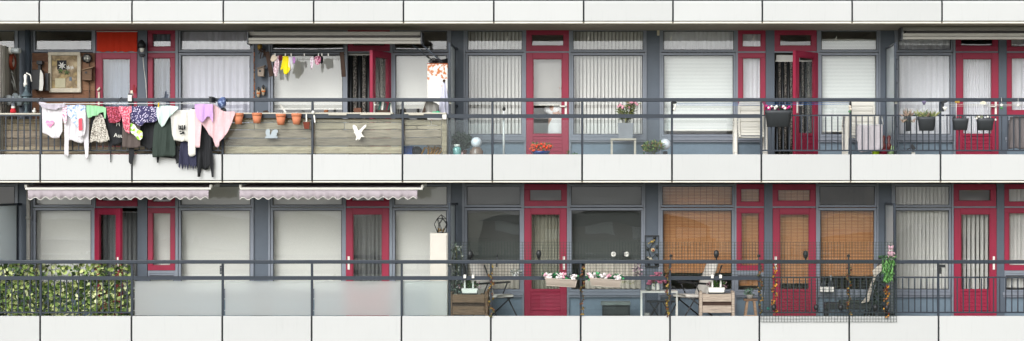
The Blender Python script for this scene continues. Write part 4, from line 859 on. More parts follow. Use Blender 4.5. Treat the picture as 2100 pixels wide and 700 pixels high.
bevel(MB().pb(876, 131, 918, 326, .65, 1.1).build('body', RUST, t), .006); MB().pb(876, 130, 918, 131.2, .64, 1.11).build('top_edge', plain('rust_edge', '#9c4c20'), t)
m = MB()
for i in range(6): m.tube([at(879 + i * 2, 126 + i % 3 * 2, .8), at(888 + i * 3, 120 + i * 1.5, .78), at(902, 124 + i, .75), at(918, 121 + i * 2, .8)], .01, 5)
m.pb(880, 124, 886, 129, .7, .9).tube([at(882, 122, .8), at(895, 128, .8)], .02)
single('cable_bundle', m, [BLACK], 'tangle of black cables and rods on top of the rusty cabinet', 'cables')
t = thing('parasol', 'folded pale lilac parasol leaning by the screen in front of the rusty cabinet', 'parasol', at(912, 232, .3))
c = at(911, 236, .3); m = MB(); n = 14; prof = [(.075, 0), (.085, .03), (.07, .2), (.045, .4), (.015, .58), (.006, .6)]; vs = []
for r, z in prof:
    for j in range(n): a = 2 * math.pi * j / n; q = r * (1 + (.22 if j % 2 else -.1)); vs.append((c[0] + q * math.cos(a), c[1] + q * math.sin(a), c[2] + z))
m.add(vs, [(i * n + j, i * n + (j + 1) % n, (i + 1) * n + (j + 1) % n, (i + 1) * n + j) for i in range(5) for j in range(n)], 0); m.build('canopy', plain('parasol_cloth', '#c2c2d2'), t)
MB().tube([(c[0], c[1], FU + .01), (c[0], c[1], c[2] + .62)], .015).build('pole', DBROWN, t); MB().pb(908, 164, 913, 168, .25, .3).build('cap', DBROWN, t)
cloth('plaid_rug', 'grey checked rug draped over the rail shelf left of the parasol', 'rug', [(871, 222, 231), (875, 206, 229), (885, 208, 231), (895, 212, 232), (900, 216, 232)], .12, wavemat('plaid', '#8c8a84', '#5c5a58', 12, 'X', 0, .9, '#b0aea8', .6), .02, 4, None)
single('plank_piece', MB().beam(at(868, 232, .15), at(878, 206, .15), .05, .02).beam(at(866, 232, .17), at(873, 206, .17), .02, .02, 1), [DBROWN, WPLA], 'short dark leaning plank left of the checked rug', 'plank')
single('green_cloth', MB().ball(at(895, 231, .12), (.08, .06, .025), 12, 0, .2), plain('cloth_jade', '#3fae80'), 'small jade green cloth lying on the shelf at the foot of the parasol', 'cloth')
m = MB()
for i, (a, b, c_) in enumerate([(776, 781, 209), (783, 786, 208), (788, 792, 212), (795, 800, 211), (803, 800, 210)]): m.beam(at(a, 231, .12 + i * .01), at(b, c_, .12 + i * .01), .03, .012, i % 3)
single('garden_tools', m, [plain('teal_dark', '#2c5c54'), WPLA, DGREY], 'bundle of teal and white tools leaning on the shelf by the open door', 'tools')
single('wooden_tray', MB().box(X(775, .1), X(797, .1), .05, .16, Z(231, .1), Z(226, .1)), DBROWN, 'small brown wooden tray on the shelf by the open door', 'tray')
single('brown_box', MB().box(X(727, 1), X(742, 1), .9, 1.1, Z(232, 1), Z(222, 1)), plain('box_brown', '#6c4838'), 'small brown box in front of the left open doorway', 'box')
single('driftwood', MB().ball(at(668, 228.5, .12), (.045, .04, .03), 8, 0, .5), plain('driftwood', '#8c5c40'), 'brown piece of driftwood on the shelf above the boards', 'driftwood')
single('stick', MB().beam(at(574, 214, .15), at(586, 231, .15), .03, .015), WPLA, 'pale stick leaning on the shelf above the third pot', 'stick')
single('rail_tie', MB().ball(at(642, 231, -.02), (.03, .03, .035), 8).beam(at(644, 236, -.02), at(646, 252, -.02), .025, .01), WPLA, 'white knotted tie on the railing post above the boards', 'tie')
single('twig_bundle', MB().beam(at(540, 229.5, .1), at(549, 228, .1), .03).beam(at(543, 231, .1), at(551, 230, .1), .02), DBROWN, 'bit of brown twig on the shelf above the second pot', 'twig')
# ---------------------------------------------- upper balcony, middle dwelling
k = 1 / 118.
def jar(px, pyb, Y, prof, lb, m_, nm='jar'):
    c = (X(px, Y), Y, Z(pyb, Y)); t = thing(nm, lb, nm, c); MB().lathe(c, [(r * k, h * k) for r, h in prof], 20).build('body', m_, t); return t, c
t, c = jar(937, 322, .25, [(7, 0), (9, 4), (9, 17), (6, 21)], 'teal glass jar with white lid on the floor by the screen', mat('teal_glass', '#6fa3a0', .15, .1, spec=.8))
MB().lathe((c[0], c[1], c[2] + 21 * k), [(6.5 * k, 0), (6.5 * k, 4 * k), (5.5 * k, 5 * k)], 16).build('lid', WPLA, t)
def potplant(px, pyb, Y, pot_prof, lb, pm, blobs, lm, fl=None, L=.07, W=.03, nm='potted_plant', cat='plant', n=60):
    c = (X(px, Y), Y, Z(pyb, Y)); t = thing(nm, lb, cat, c)
    MB().lathe(c, [(r * k, h * k) for r, h in pot_prof], 18).build('pot', pm, t)
    m = MB(); h0 = pot_prof[-1][1] * k
    for bx, by, rx, rz in blobs:
        bc = (X(bx, Y), Y, Z(by, Y)); m.leaves(bc, (rx * k, rx * k * .8, rz * k), int(n * rx * rz / 60), L, W, 0, .5)
    m.build('foliage', lm, t)
    s_ = MB()
    for i in range(5):
        bx, by, rx, rz = blobs[i % len(blobs)]; s_.tube([(c[0], c[1], c[2] + h0 * .9), (X(bx, Y) + rnd.uniform(-.5, .5) * rx * k, Y, Z(by, Y) + rnd.uniform(-.5, .5) * rz * k)], .006, 4)
    s_.build('stems', STEM, t)
    if fl:
        fm, num, r = fl; q = MB()
        for i in range(num):
            bx, by, rx, rz = blobs[i % len(blobs)]; a = rnd.uniform(0, 6.28); u = rnd.uniform(.3, 1.05)
            q.ball((X(bx, Y) + u * rx * k * math.cos(a), Y - rx * k * rnd.uniform(.2, .8), Z(by, Y) + u * rz * k * math.sin(a)), r * rnd.uniform(.7, 1.2), 7, 0, .5)
        q.build('flowers', fm, t)
    return t
DG = mat('dark_leaf', '#26342a', .6, .3, 30, island=['#2a3a2c', '#1e2a22', '#3a4a38'])
potplant(947, 322, .5, [(9, 0), (11, 14)], 'dark green shrub in a brown pot between teal jar and globe lamp', plain('pot_brown', '#5c3830'), [(946, 292, 17, 17), (938, 286, 8, 10), (956, 290, 9, 12)], DG, n=70)
t = thing('globe_lamp', 'white globe lamp on a brown glass jar base, floor of the upper balcony', 'lamp', at(977, 322, .3))
c = at(977, 322, .3); MB().lathe(c, [(r * k, h * k) for r, h in [(13, 0), (14, 3), (14, 12), (9, 18), (8, 20)]], 20).build('jar_base', mat('brown_glass', '#7c6458', .2, .15, spec=.8), t); MB().ball((c[0], c[1], c[2] + 30 * k), 11 * k, 20).build('globe', mat('globe_white', '#e0e2ea', .3, .02), t)
single('candle_stub', MB().lathe(at(948, 321, .2), [(2.5 * k, 0), (1.5 * k, 6 * k), (.5 * k, 9 * k)], 10), plain('blush', '#d8b0b0'), 'tiny pinkish cone between the teal jar and the globe lamp', 'ornament')
t = thing('window_wiper', 'white pole with a black head standing at the railing left of the red door', 'pole', at(1033, 322, .1))
MB().tube([at(1033, 322, .12), at(1033, 228, .12)], .017, 8).build('pole', STEEL, t); MB().ball(at(1033.5, 224, .12), (.03, .03, .035)).build('head', BLACK, t)
potplant(1109, 324, .2, [(9, 0), (17, 8), (20, 14)], 'orange red flowering plant in a cobalt blue bowl before the red door', plain('cobalt', '#20386c', .3), [(1109, 304, 24, 9), (1100, 301, 12, 8), (1120, 302, 12, 8)], GREEN, (plain('flower_orange', '#d84c30'), 70, .022), .05, .025, n=30)
m = MB(); m.leaves(at(1170, 318, .2), (.15, .08, .04), 30, .06, .02); m.ball(at(1176, 317, .2), .02, 6)
single('low_weeds', m, GREEN, 'few low green leaves peeping over the panel right of the red door', 'plant')
PT = mat('table_wood_pale', '#b5ada0', .7, .15, 10)
t = thing('plant_table', 'small pale wooden table carrying the oleander pot', 'table', at(1279, 331, .8)); Y = .62
bevel(MB().box(X(1252, Y), X(1305, Y), Y, Y + .42, Z(288, Y), Z(284, Y)).build('top', PT, t), .003)
for x in (1254.5, 1302.5):
    for y_ in (Y + .01, Y + .37): MB().box(X(x, Y) - .018, X(x, Y) + .018, y_, y_ + .036, FU, Z(288.3, Y)).build('leg', PT, t)
t = thing('oleander', 'oleander with pink blossoms in a square zinc pot on the small table', 'plant', at(1283, 284, .8)); c = (X(1283, .8), .8, Z(283.2, .8) )
z0 = Z(284, .62) + .002; m = MB(); a_, b_ = .12, .145; h_ = 32 * k
m.add([(c[0] + sx_ * r, .8 + sy_ * r, z) for r, z in ((a_, z0), (b_, z0 + h_), (b_ - .012, z0 + h_), (a_ - .01, z0 + .02)) for sx_, sy_ in ((-1, -1), (1, -1), (1, 1), (-1, 1))], [(3, 2, 1, 0)] + [(i * 4 + j, i * 4 + (j + 1) % 4, i * 4 + 4 + (j + 1) % 4, i * 4 + 4 + j) for i in range(3) for j in range(4)] + [(12, 13, 14, 15)])
m.build('pot', mat('zinc', '#8d9096', .5, .12, 6), t); m = MB(); fl = MB(); st_ = MB()
for i in range(11):
    a = rnd.uniform(-.5, .5); tip = (c[0] + math.sin(a) * .42 + rnd.uniform(-.05, .05), .8 + rnd.uniform(-.12, .12), z0 + h_ + .34 * math.cos(a) + rnd.uniform(-.08, .06)); base = (c[0] + a * .1, .8, z0 + h_ - .02)
    st_.tube([base, tuple((Vector(base) + Vector(tip)) / 2 + Vector((a * .04, 0, .03))), tip], .006, 4)
    for j in range(16):
        u = rnd.uniform(.25, 1); p = Vector(base).lerp(Vector(tip), u); m.leaf(p, .12, .018, (rnd.uniform(-1, 1), rnd.uniform(-1, 1), rnd.uniform(-.2, 1.1)))
    if i % 2 == 0:
        for _ in range(4): fl.ball((tip[0] + rnd.uniform(-.03, .03), tip[1] - .03, tip[2] + rnd.uniform(-.03, .03)), .022, 7, 0, .4)
m.build('foliage', mat('oleander_leaf', '#5c6a3c', .6, .2, 20, island=['#4c5c34', '#6a7844', '#8c8c54', '#40502c']), t); st_.build('stems', STEM, t); fl.build('flowers', plain('blossom_pink', '#e0a0b0'), t)
potplant(1342, 326, .3, [(12, 0), (15, 10)], 'bushy green plant with small yellow leaves in front of the slate pier', DGREY, [(1336, 302, 15, 10), (1348, 300, 13, 9), (1325, 306, 9, 7)], mat('bush_leaf', '#4c6a34', .6, .3, 20, island=['#3c5a2c', '#5c7c3c', '#7c8c44', '#2f4a28', '#a07c50']), L=.06, W=.03, n=60)
t = thing('globe_lamp', 'white globe lamp half behind the bushy plant by the slate pier', 'lamp', at(1365, 322, .45)); c = at(1364, 322, .5); MB().lathe(c, [(.05, 0), (.04, .1)], 12).build('foot', DGREY, t); MB().ball((c[0], c[1], c[2] + 26 * k), 11.5 * k, 18).build('globe', _M['globe_white'], t)
t = thing('hook_ornament', 'black hook with a white knotted charm under the rail left of the stacked chairs', 'ornament', at(1382, 228, -.02)); MB().ball(at(1383, 211, -.03), (.045, .03, .02)).tube([at(1379, 208, -.02), at(1380, 228, -.02)], .014).build('hook', BLACK, t); MB().ball(at(1385, 218, -.03), (.02, .02, .03)).ball(at(1383, 224, -.03), (.025, .02, .03)).build('charm', WPLA, t)
bevel(tag(MB().pb(1347.5, 62, 1352.5, 73, 1.3, 1.337).build('switch_box', BON), 'small cream switch box at the top of the slate pier', 'switch'), .003)
single('laundry_line', MB().tube([at(1383, 212, .1), at(1563, 211.6, .11), at(1745, 211, .1)], .006, 5).tube([at(1383, 215.5, .2), at(1563, 215.8, .2), at(1745, 213.6, .2)], .0045, 5), plain('line_blue', '#3c78c8', .5), 'thin blue clothes line strung under the rail across the open door', 'clothes line')
# stacks of white plastic chairs
CH = mat('chair_resin', '#d4d1c8', .4, .04, 6)
def garden_chair(pxc, Y, zf, lb, group, sc=1.):
    t = thing('garden_chair', lb, 'chair', (X(pxc, Y), Y, zf), group); cx = X(pxc, Y); W = .235 * sc
    # seat
    bevel(MB().box(cx - W + .03, cx + W - .03, Y - .2, Y + .2, zf + .40, zf + .425).build('seat', CH, t), .006)
    m = MB(); zb = zf + .41; H = .5
    pts = [(-W + .01, 0), (W - .01, 0), (W - .02, H * .8), (W - .07, H * .97), (0, H), (-W + .07, H * .97), (-W + .02, H * .8)]
    yb = Y - .24
    def bb(x0, z0, x1, z1): m.box(cx + x0, cx + x1, yb + .0, yb + .025, zb + z0, zb + z1)
    bb(-W + .01, 0, -W + .05, H * .8); bb(W - .05, 0, W - .01, H * .8)
    m.prism([(cx + a, zb + b) for a, b in [(-W + .01, H * .8), (W - .01, H * .8), (W - .04, H * .98), (-W + .04, H * .98)]], yb, yb + .025)
    for i in range(4): bb(-W + .055, .03 + i * .095, W - .055, .1 + i * .095)
    bevel(m.build('backrest', CH, t), .006)
    for s_ in (-1, 1):
        MB().box(cx + s_ * (W + .03) - .03, cx + s_ * (W + .03) + .03, Y - .22, Y + .22, zf + .62, zf + .65).build('armrest', CH, t)
        for yy in (Y - .22, Y + .18): bevel(MB().box(cx + s_ * (W + .03) - .025, cx + s_ * (W + .03) + .025, yy, yy + .035, zf + .0, zf + .62).build('leg', CH, t), .004)
    return t
ordn = ['lowest', 'second lowest', 'second highest', 'topmost']
for i in range(4): garden_chair(1539 - i * .4, .55 - i * .012, FU + i * .048, '%s white garden chair of the stack below the red side window' % ordn[i], 'white garden chairs in two stacks')
for i in range(4): garden_chair(1763 + i * .6, .62 - i * .012, FU + i * .048, '%s white garden chair of the stack behind the grey towel' % ordn[i], 'white garden chairs in two stacks')
# planters hooked on rail
def planter(x0, x1, y0, y1, lb, m_=DGREY, Y=-.13, taper=.14, rim=6, nm='rail_planter', group='planters hooked on the upper railing', depth=.09):
    t = thing(nm, lb, 'planter', at((x0 + x1) / 2, y1, Y), group); wx = x1 - x0; prof = []
    q = MB(); vs = []; n = 24
    L_ = [(1 - taper, y1), (1, y0 + rim + 1), (1.06, y0 + rim), (1.06, y0), (.98, y0), (.9, y0 + 3)]
    for f_, py in L_:
        for j in range(n):
            a = 2 * math.pi * j / n; ca, sa = math.cos(a), math.sin(a); e_ = .55
            vs.append((X((x0 + x1) / 2, Y) + math.copysign(abs(ca) ** e_, ca) * wx / 2 * k * f_ / 1.06, Y + math.copysign(abs(sa) ** e_, sa) * depth * f_, Z(py, Y)))
    q.add(vs, [(i * n + j, i * n + (j + 1) % n, (i + 1) * n + (j + 1) % n, (i + 1) * n + j) for i in range(len(L_) - 1) for j in range(n)] + [tuple(range(n))[::-1]], 0, True)
    q.add(vs[-n:], [tuple(range(n))], 1); q.build('trough', [m_, DBROWN], t)
    for x in (x0 + wx * .25, x1 - wx * .25): MB().box(X(x, Y) - .015, X(x, Y) + .015, -.05, .065, Z(y0 + 2, 0), Z(y0 - 5, 0)).build('hook', m_, t)
    return t
t = planter(1568, 1624, 227, 260.5, 'big dark grey planter with magenta and white petunias before the open door', Y=-.12, depth=.12)
m = MB(); m.leaves(at(1595, 225, -.12), (.2, .07, .05), 60, .05, .03); m.build('foliage', DG, t)
for nm, mm, n_ in (('magenta_flowers', plain('magenta', '#b0246c'), 16), ('white_flowers', WPLA, 12), ('plum_flowers', plain('plum', '#4c1838'), 8)):
    m = MB()
    for _ in range(n_): m.ball((X(rnd.uniform(1572, 1620), -.14), -.14 + rnd.uniform(-.06, .03), Z(222 + rnd.uniform(-4, 3), -.14)), rnd.uniform(.018, .032), 7, 0, .5)
    m.build(nm, mm, t)
SUC = mat('pale_succulent', '#8c9468', .6, .2, 20, island=['#a0a468', '#6c7c50', '#8c8c5c', '#a88c7c', '#5c6c4c'])
def spiky(t, pxs, py, Y, h, n, mm=SUC, wd=.02):
    m = MB()
    for px in pxs:
        for _ in range(n): m.leaf((X(px, Y) + rnd.uniform(-.03, .03), Y + rnd.uniform(-.04, .02), Z(py, Y)), h * rnd.uniform(.6, 1.1), wd, (rnd.uniform(-.8, .8), rnd.uniform(-.6, .3), rnd.uniform(.3, 1)))
    m.build('foliage', mm, t)
t = planter(1857, 1867, 238, 269, 'narrow dark pot with a pinkish spider plant, leftmost of the small planters', rim=3, taper=.05, depth=.05); spiky(t, [1858, 1866], 240, -.14, .16, 18, mat('pinkish_leaf', '#8c7468', .6, .2, 20, island=['#9c8478', '#6c6050', '#a89080', '#5c5c48'])); spiky(t, [1850, 1872], 252, -.14, .12, 8, _M['pinkish_leaf'])
t = planter(1882, 1918, 240, 268.5, 'dark planter with yellow green grasses, second of the small planters'); spiky(t, [1884, 1892, 1900, 1908, 1915], 240, -.14, .15, 16)
t = planter(1953, 1986, 243, 267, 'empty looking dark planter hooked left on the rightmost upper door'); 
t = planter(2003, 2038, 243, 267.5, 'dark planter with tiny white blooms hooked right on the rightmost upper door')
for p in ((2008, 240), (2003, 243), (2042, 246), (2026, 240), (2012, 244)): MB().ball(at(p[0], p[1], -.19), .02, 7, 0, .4).build('bloom', WPLA, t)
spiky(t, [2006, 2012], 243, -.14, .06, 12)
# pinwheels / sticks
def stick_orn(px, y0, y1, lb, m_, kind):
    t = thing('plant_stake', lb, 'plant stake', at(px, y1, -.1), 'ornament stakes in the railing planters'); MB().tube([at(px, y1, -.1), at(px, y0, -.1)], .006, 5).build('stake', STEEL, t); q = MB()
    if kind == 'fan':
        for a in (-60, -20, 20, 60): q.prism([(X(px), Z(y0 + 4)), (X(px) + .06 * math.sin(R(a - 18)), Z(y0 + 4) + .06 * math.cos(R(a - 18))), (X(px) + .06 * math.sin(R(a + 18)), Z(y0 + 4) + .06 * math.cos(R(a + 18)))], -.105, -.1)
    elif kind == 'cone': q.lathe(at(px, y0 + 5, -.1), [(.01, -.03), (.045, .03), (.035, .04)], 10)
    else: q.box(X(px) - .04, X(px) + .04, -.11, -.09, Z(y0 + 4), Z(y0))
    q.build('ornament', m_, t)
stick_orn(1895, 207, 240, 'violet cone ornament on a stake in the grassy planter', plain('violet_dull', '#6c6480'), 'cone'); stick_orn(1961, 208, 243, 'small bronze plate on a stake in the planter on the rightmost door', GOLD, 'plate'); stick_orn(2014, 211, 243, 'pale fan shaped ornament on a stake in the rightmost planter', BON, 'fan'); stick_orn(1938, 219, 245, 'white ball on a stake right of the grassy planter', WPLA, 'cone')
t = thing('camera_box', 'dark security style box under the rail right of the grassy planter', 'box', at(1935, 230, -.02)); MB().beam(at(1931, 211, -.06), at(1942, 207, -.06), .05, .06).build('head', BLACK, t); MB().pb(1930, 212, 1936, 229, -.03, .0).build('body', DGREY, t)
for i, px in enumerate((2054, 2088)):
    t = thing('bauble', ['white and green bauble hanging from the string left of the grey trousers', 'clear white bauble hanging from the string above the grey trousers'][i], 'bauble', at(px, 222, .05), 'baubles on the string at the right edge')
    MB().tube([at(px, 200.5, -.02), at(px, 214, -.02)], .003, 4).build('thread', WPLA, t); MB().ball(at(px, 216, -.02), .028, 10).build('ball', WPLA, t)
    if i == 0: MB().ball(at(px, 222, -.02), (.03, .03, .02), 8).build('green_ball', plain('bauble_green', '#4c8c4c'), t)
single('string_line', MB().tube([at(1940, 214, .05), at(2020, 214.8, .04), at(2130, 214, .05)], .0035, 4).tube([at(1950, 218, .08), at(2130, 217, .05)], .0035, 4), WPLA, 'thin white string between the planters and the right edge', 'string')
cloth('grey_trousers', 'grey brown trousers hanging from the railing at the right edge', 'trousers', [(2066, 298, 306), (2068, 270, 306), (2072, 240, 306), (2080, 239, 305), (2084, 239, 304), (2090, 239, 306), (2100, 239, 307), (2104, 239, 303), (2108, 250, 300)], .08, plain('cloth_taupe', '#6a6464'), .03, 5, None)
cloth('grey_towel', 'light grey towel hung inside the railing in front of stacked chairs', 'towel', [(1757, 258, 288), (1759, 256, 290), (1760, 256, 310), (1766, 257, 313), (1780, 258, 311), (1795, 257, 309), (1808, 256, 307), (1810, 257, 304)], .1, plain('towel_grey', '#b4aeb2'), .014, 5, None)
single('towel_bars', MB().tube([at(1754, 256, .1), at(1810, 256, .1)], .008).tube([at(1755, 238, .06), at(1757, 256, .1)], .01).tube([at(1808, 236, .06), at(1811, 256, .1)], .01), STEEL, 'white towel holder hooked on the railing', 'towel holder')
m = MB()
for px in (1812, 1823): m.lathe(at(px, 310, .2), [(.03, 0), (.045, .1), (.02, .15), (.035, .24), (.02, .27)], 10)
single('red_vases', m, plain('oxblood', '#5a2420', .35), 'two dark oxblood vases in the corner by the right screen', 'vases')
single('flower_pot', MB().lathe(at(1796, 324, .2), [(.05, 0), (.07, .13), (.075, .14)], 14), plain('lime', '#a4c41c', .5), 'lime green pot on the floor beneath the grey towel', 'flower pot')
single('flower_pot', MB().lathe(at(1827, 322, .25), [(.05, 0), (.07, .17), (.075, .19)], 14), plain('pale_lime', '#a8c890', .5), 'pale green pot next to the oxblood vases', 'flower pot')
single('flower_pot', MB().lathe(at(1811, 324, .22), [(.06, 0), (.08, .13), (.085, .15)], 14), plain('claret', '#7c1830', .4), 'claret red pot under the oxblood vases', 'flower pot')
t = thing('charm', 'little green and white charm hanging from the rail post above the towel', 'ornament', at(1743, 230, -.02)); MB().tube([at(1745, 207, -.02), at(1744, 216, -.02)], .014).build('strap', BLACK, t); MB().ball(at(1743, 219, -.03), .025, 8).ball(at(1744, 224, -.03), .028, 8).build('figure', plain('charm_white', '#ccc0b0'), t); MB().ball(at(1742, 229, -.03), .022, 8).build('leaf', plain('charm_green', '#5a8c60'), t)
t = thing('spotlight', 'small black solar spotlight on the floor left of the rightmost upper door', 'lamp', at(1873, 320, .1)); MB().beam(at(1868, 297, .1), at(1875, 307, .1), .06, .05).build('head', BLACK, t); MB().beam(at(1860, 307, .1), at(1869, 303, .1), .02).tube([at(1873, 305, .1), at(1873, 318, .1)], .01).build('arm', BLACK, t); MB().pb(1870, 312, 1877, 321, .08, .14).build('base', WPLA, t)
for i, py in enumerate((122, 142, 170, 205, 260, 300)): single('screen_hook', MB().ball(at(1838, py, .12), .02, 7).tube([at(1838, py - 2, .12), at(1841, py + 1, .12)], .006, 4), DGREY, ['topmost', 'second highest', 'third highest', 'third lowest', 'second lowest', 'lowest'][i] + ' little hook on the edge of the right screen', 'hook', 'hooks on the right screen edge')
# person in white behind the shut red door
def person():
    Y = 1.66; z = FU; cx = X(1141, Y)
    P_ = {'pel': (cx, Y, z + .72), 'sp': (cx + .01, Y, z + .92), 'ch': (cx + .03, Y - .02, z + 1.08), 'nk': (cx + .05, Y - .04, z + 1.2), 'hd0': (cx + .06, Y - .05, z + 1.27), 'hd': (cx + .065, Y - .06, z + 1.34), 'hd2': (cx + .065, Y - .055, z + 1.42),
          'sl': (cx - .12, Y, z + 1.13), 'el': (cx - .155, Y + .01, z + .93), 'wl': (cx - .02, Y - .1, z + .87), 'sr': (cx + .17, Y, z + 1.13), 'er': (cx + .2, Y, z + .9), 'wr': (cx + .12, Y - .1, z + .8),
          'hl': (cx - .08, Y, z + .68), 'kl': (cx - .09, Y - .02, z + .4), 'al': (cx - .09, Y, z + .07), 'fl': (cx - .09, Y - .14, z + .03), 'hr': (cx + .08, Y, z + .68), 'kr': (cx + .09, Y - .02, z + .4), 'ar': (cx + .09, Y, z + .07), 'fr': (cx + .09, Y - .14, z + .03)}
    Rr = {'pel': .14, 'sp': .125, 'ch': .13, 'nk': .055, 'hd0': .075, 'hd': .095, 'hd2': .075, 'sl': .065, 'el': .05, 'wl': .032, 'sr': .065, 'er': .05, 'wr': .032, 'hl': .09, 'kl': .06, 'al': .04, 'fl': .035, 'hr': .09, 'kr': .06, 'ar': .04, 'fr': .035}
    E = [('pel', 'sp'), ('sp', 'ch'), ('ch', 'nk'), ('nk', 'hd0'), ('hd0', 'hd'), ('hd', 'hd2'), ('ch', 'sl'), ('sl', 'el'), ('el', 'wl'), ('ch', 'sr'), ('sr', 'er'), ('er', 'wr'), ('pel', 'hl'), ('hl', 'kl'), ('kl', 'al'), ('al', 'fl'), ('pel', 'hr'), ('hr', 'kr'), ('kr', 'ar'), ('ar', 'fr')]
    for s_, wr in (('l', 'wl'), ('r', 'wr')):
        w0 = Vector(P_[wr]); P_['p' + s_] = tuple(w0 + Vector((.05, -.03, 0))); Rr['p' + s_] = .026; E.append((wr, 'p' + s_))
        for f_ in range(5):
            a = (f_ - 2) * .012; q1 = w0 + Vector((.085, -.045, a)) if f_ < 4 else w0 + Vector((.06, -.04, .04)); q2 = q1 + Vector((.03, -.005 - .004 * f_, -.012)) if f_ < 4 else q1 + Vector((.025, -.01, .01))
            P_['f%s%d' % (s_, f_)] = tuple(q1); P_['g%s%d' % (s_, f_)] = tuple(q2); Rr['f%s%d' % (s_, f_)] = .009; Rr['g%s%d' % (s_, f_)] = .007; E += [('p' + s_, 'f%s%d' % (s_, f_)), ('f%s%d' % (s_, f_), 'g%s%d' % (s_, f_))]
    ks = list(P_); o0 = Vector((cx, Y, z)); me = bpy.data.meshes.new('person'); me.from_pydata([Vector(P_[q]) - o0 for q in ks], [(ks.index(a), ks.index(b)) for a, b in E], [])
    o = bpy.data.objects.new('person', me); COL.objects.link(o); o.location = o0; o['_w'] = tuple(o0)
    me.materials.append(plain('skin', '#b98a72', .6)); o.modifiers.new('k', 'SKIN'); sv = me.skin_vertices
    sv = me.skin_vertices[0] if len(me.skin_vertices) else me.attributes.new('s', 'FLOAT', 'POINT') and None
    if sv is None or not len(me.skin_vertices):
        return o
    for i, q in enumerate(ks): me.skin_vertices[0].data[i].radius = (Rr[q], Rr[q]); me.skin_vertices[0].data[i].use_root = (q == 'pel')
    s2 = o.modifiers.new('u', 'SUBSURF'); s2.levels = 1; s2.render_levels = 2
    tag(o, 'person in a white coat standing behind the glass of the shut red door', 'person')
    # coat: loose shell with sleeves, hair
    m = MB(); prof = [(.19, .42), (.175, .6), (.155, .8), (.15, .95), (.15, 1.08), (.1, 1.17), (.06, 1.21)]
    m.lathe((cx + .02, Y - .01, z), prof, 20, sy=.75)
    m.tube([P_['sl'], P_['el'], Vector(P_['el']).lerp(Vector(P_['wl']), .85)], [.085, .07, .055], 10).tube([P_['sr'], P_['er'], Vector(P_['er']).lerp(Vector(P_['wr']), .85)], [.085, .07, .055], 10)
    m.build('coat', plain('coat_white', '#dcdcdc'), o)
    MB().ball((cx + .065, Y - .02, z + 1.4), (.1, .1, .09), 14).build('hair', plain('hair_grey', '#8c8680'), o)
    f = MB(); f.ball((cx + .035, Y - .15, z + 1.36), .012, 8).ball((cx + .095, Y - .15, z + 1.36), .012, 8).beam((cx + .045, Y - .148, z + 1.295), (cx + .085, Y - .148, z + 1.295), .008); f.build('eyes_and_mouth', DBROWN, o)
    MB().ball((cx + .065, Y - .155, z + 1.33), (.014, .02, .022), 8).build('nose', _M['skin'], o)
person()
# ============================================================ LOWER BALCONY
IVY = mat('ivy_leaf', '#6f8a38', .55, .15, 30, island=['#445c32', '#b8c47c', '#6c8840', '#34482a', '#d8dcae', '#8ea656', '#46602e', '#a0b266', '#c2cc8c'])
t = thing('ivy_screen', 'ivy screen of green and cream leaves filling the left end of the lower railing', 'ivy', (X(120), .12, FL))
m = MB(); n_ = 0
while n_ < 3100:
    px = rnd.uniform(-60, 270); py = rnd.uniform(540, 652); Y = .09 + rnd.uniform(0, .12)
    dn = noise.noise(Vector((px * .03, py * .05, 3))) + .25 + (.12 if px < 90 else 0)
    if py < 566 and rnd.random() < .45: n_ += 1; continue
    if dn + (.1 if px > 185 else 0) < rnd.uniform(-.28, .24): n_ += 1; continue
    m.leaf(at(px, py, Y), rnd.uniform(.06, .1), rnd.uniform(.05, .08), (rnd.uniform(-1, 1), rnd.uniform(-.5, .5), rnd.uniform(-1.2, .4)), cup=.1); n_ += 1
m.build('leaves', IVY, t)
m = MB()
for i in range(34): x = rnd.uniform(-50, 268); m.tube([at(x, 652, .15), at(x + rnd.uniform(-9, 9), 610, .14), at(x + rnd.uniform(-15, 15), 575, .15), at(x + rnd.uniform(-9, 9), 542, .14)], .006, 4)
m.build('vines', STEM, t); m = MB()
for x in range(-60, 270, 12): m.tube([at(x, 541, .2), at(x, 652, .2)], .002, 4)
for y in range(541, 652, 12): m.tube([at(-60, y, .2), at(270, y, .2)], .002, 4)
m.build('trellis', WIRE, t)
t = thing('rail_bracket', 'small black bracket with screw holes on the post between the frosted panels', 'bracket', at(453, 563, -.01))
bevel(MB().pb(450.5, 545, 456, 562.5, -.02, .0).build('plate', DGREY, t), .003); MB().ball(at(453, 549, -.02), .006, 6).build('screw', STEEL, t); MB().ball(at(453, 558, -.02), .006, 6).build('screw', STEEL, t)
t = thing('camera_box', 'black angled bracket under the lower rail left of the rightmost red door', 'bracket', at(1930, 562, -.02))
bevel(MB().pb(1923, 543, 1939, 549, -.03, -.0).build('plate', BLACK, t), .003); bevel(MB().pb(1923, 549.2, 1931, 562, -.03, -.0).build('box', BLACK, t), .003)
# tall white cabinet with wire lantern
CAB = mat('cream_cabinet', '#cdc7bc', .5, .04, 5)
t = thing('white_cabinet', 'tall cream white cabinet behind the frosted panel beside the screen', 'cabinet', at(898, 649, .9))
bevel(MB().box(X(882, .7), X(918, .7), .7, 1.1, FL + .01, Z(478.5, .7)).build('body', CAB, t), .005); bevel(MB().box(X(884.5, .7), X(916, .7), .68, .697, FL + .08, Z(482, .7)).build('door', CAB, t), .004)
t = thing('wire_lantern', 'black geometric wire lantern on top of the tall cream cabinet', 'lantern', at(905, 478, .9))
m = MB(); Y = .85; c = Vector(at(905, 460, Y)); rr = .115; ring = lambda z, r, o, n=5: [c + Vector((r * math.cos(2 * math.pi * (i + o) / n), r * math.sin(2 * math.pi * (i + o) / n), z)) for i in range(n)]
zb = Z(477.5, Y) - c.z; A_ = ring(zb, .08, 0); B_ = ring(.0, .125, .5); C_ = ring(.1, .085, 0); top = c + Vector((0, 0, .17))
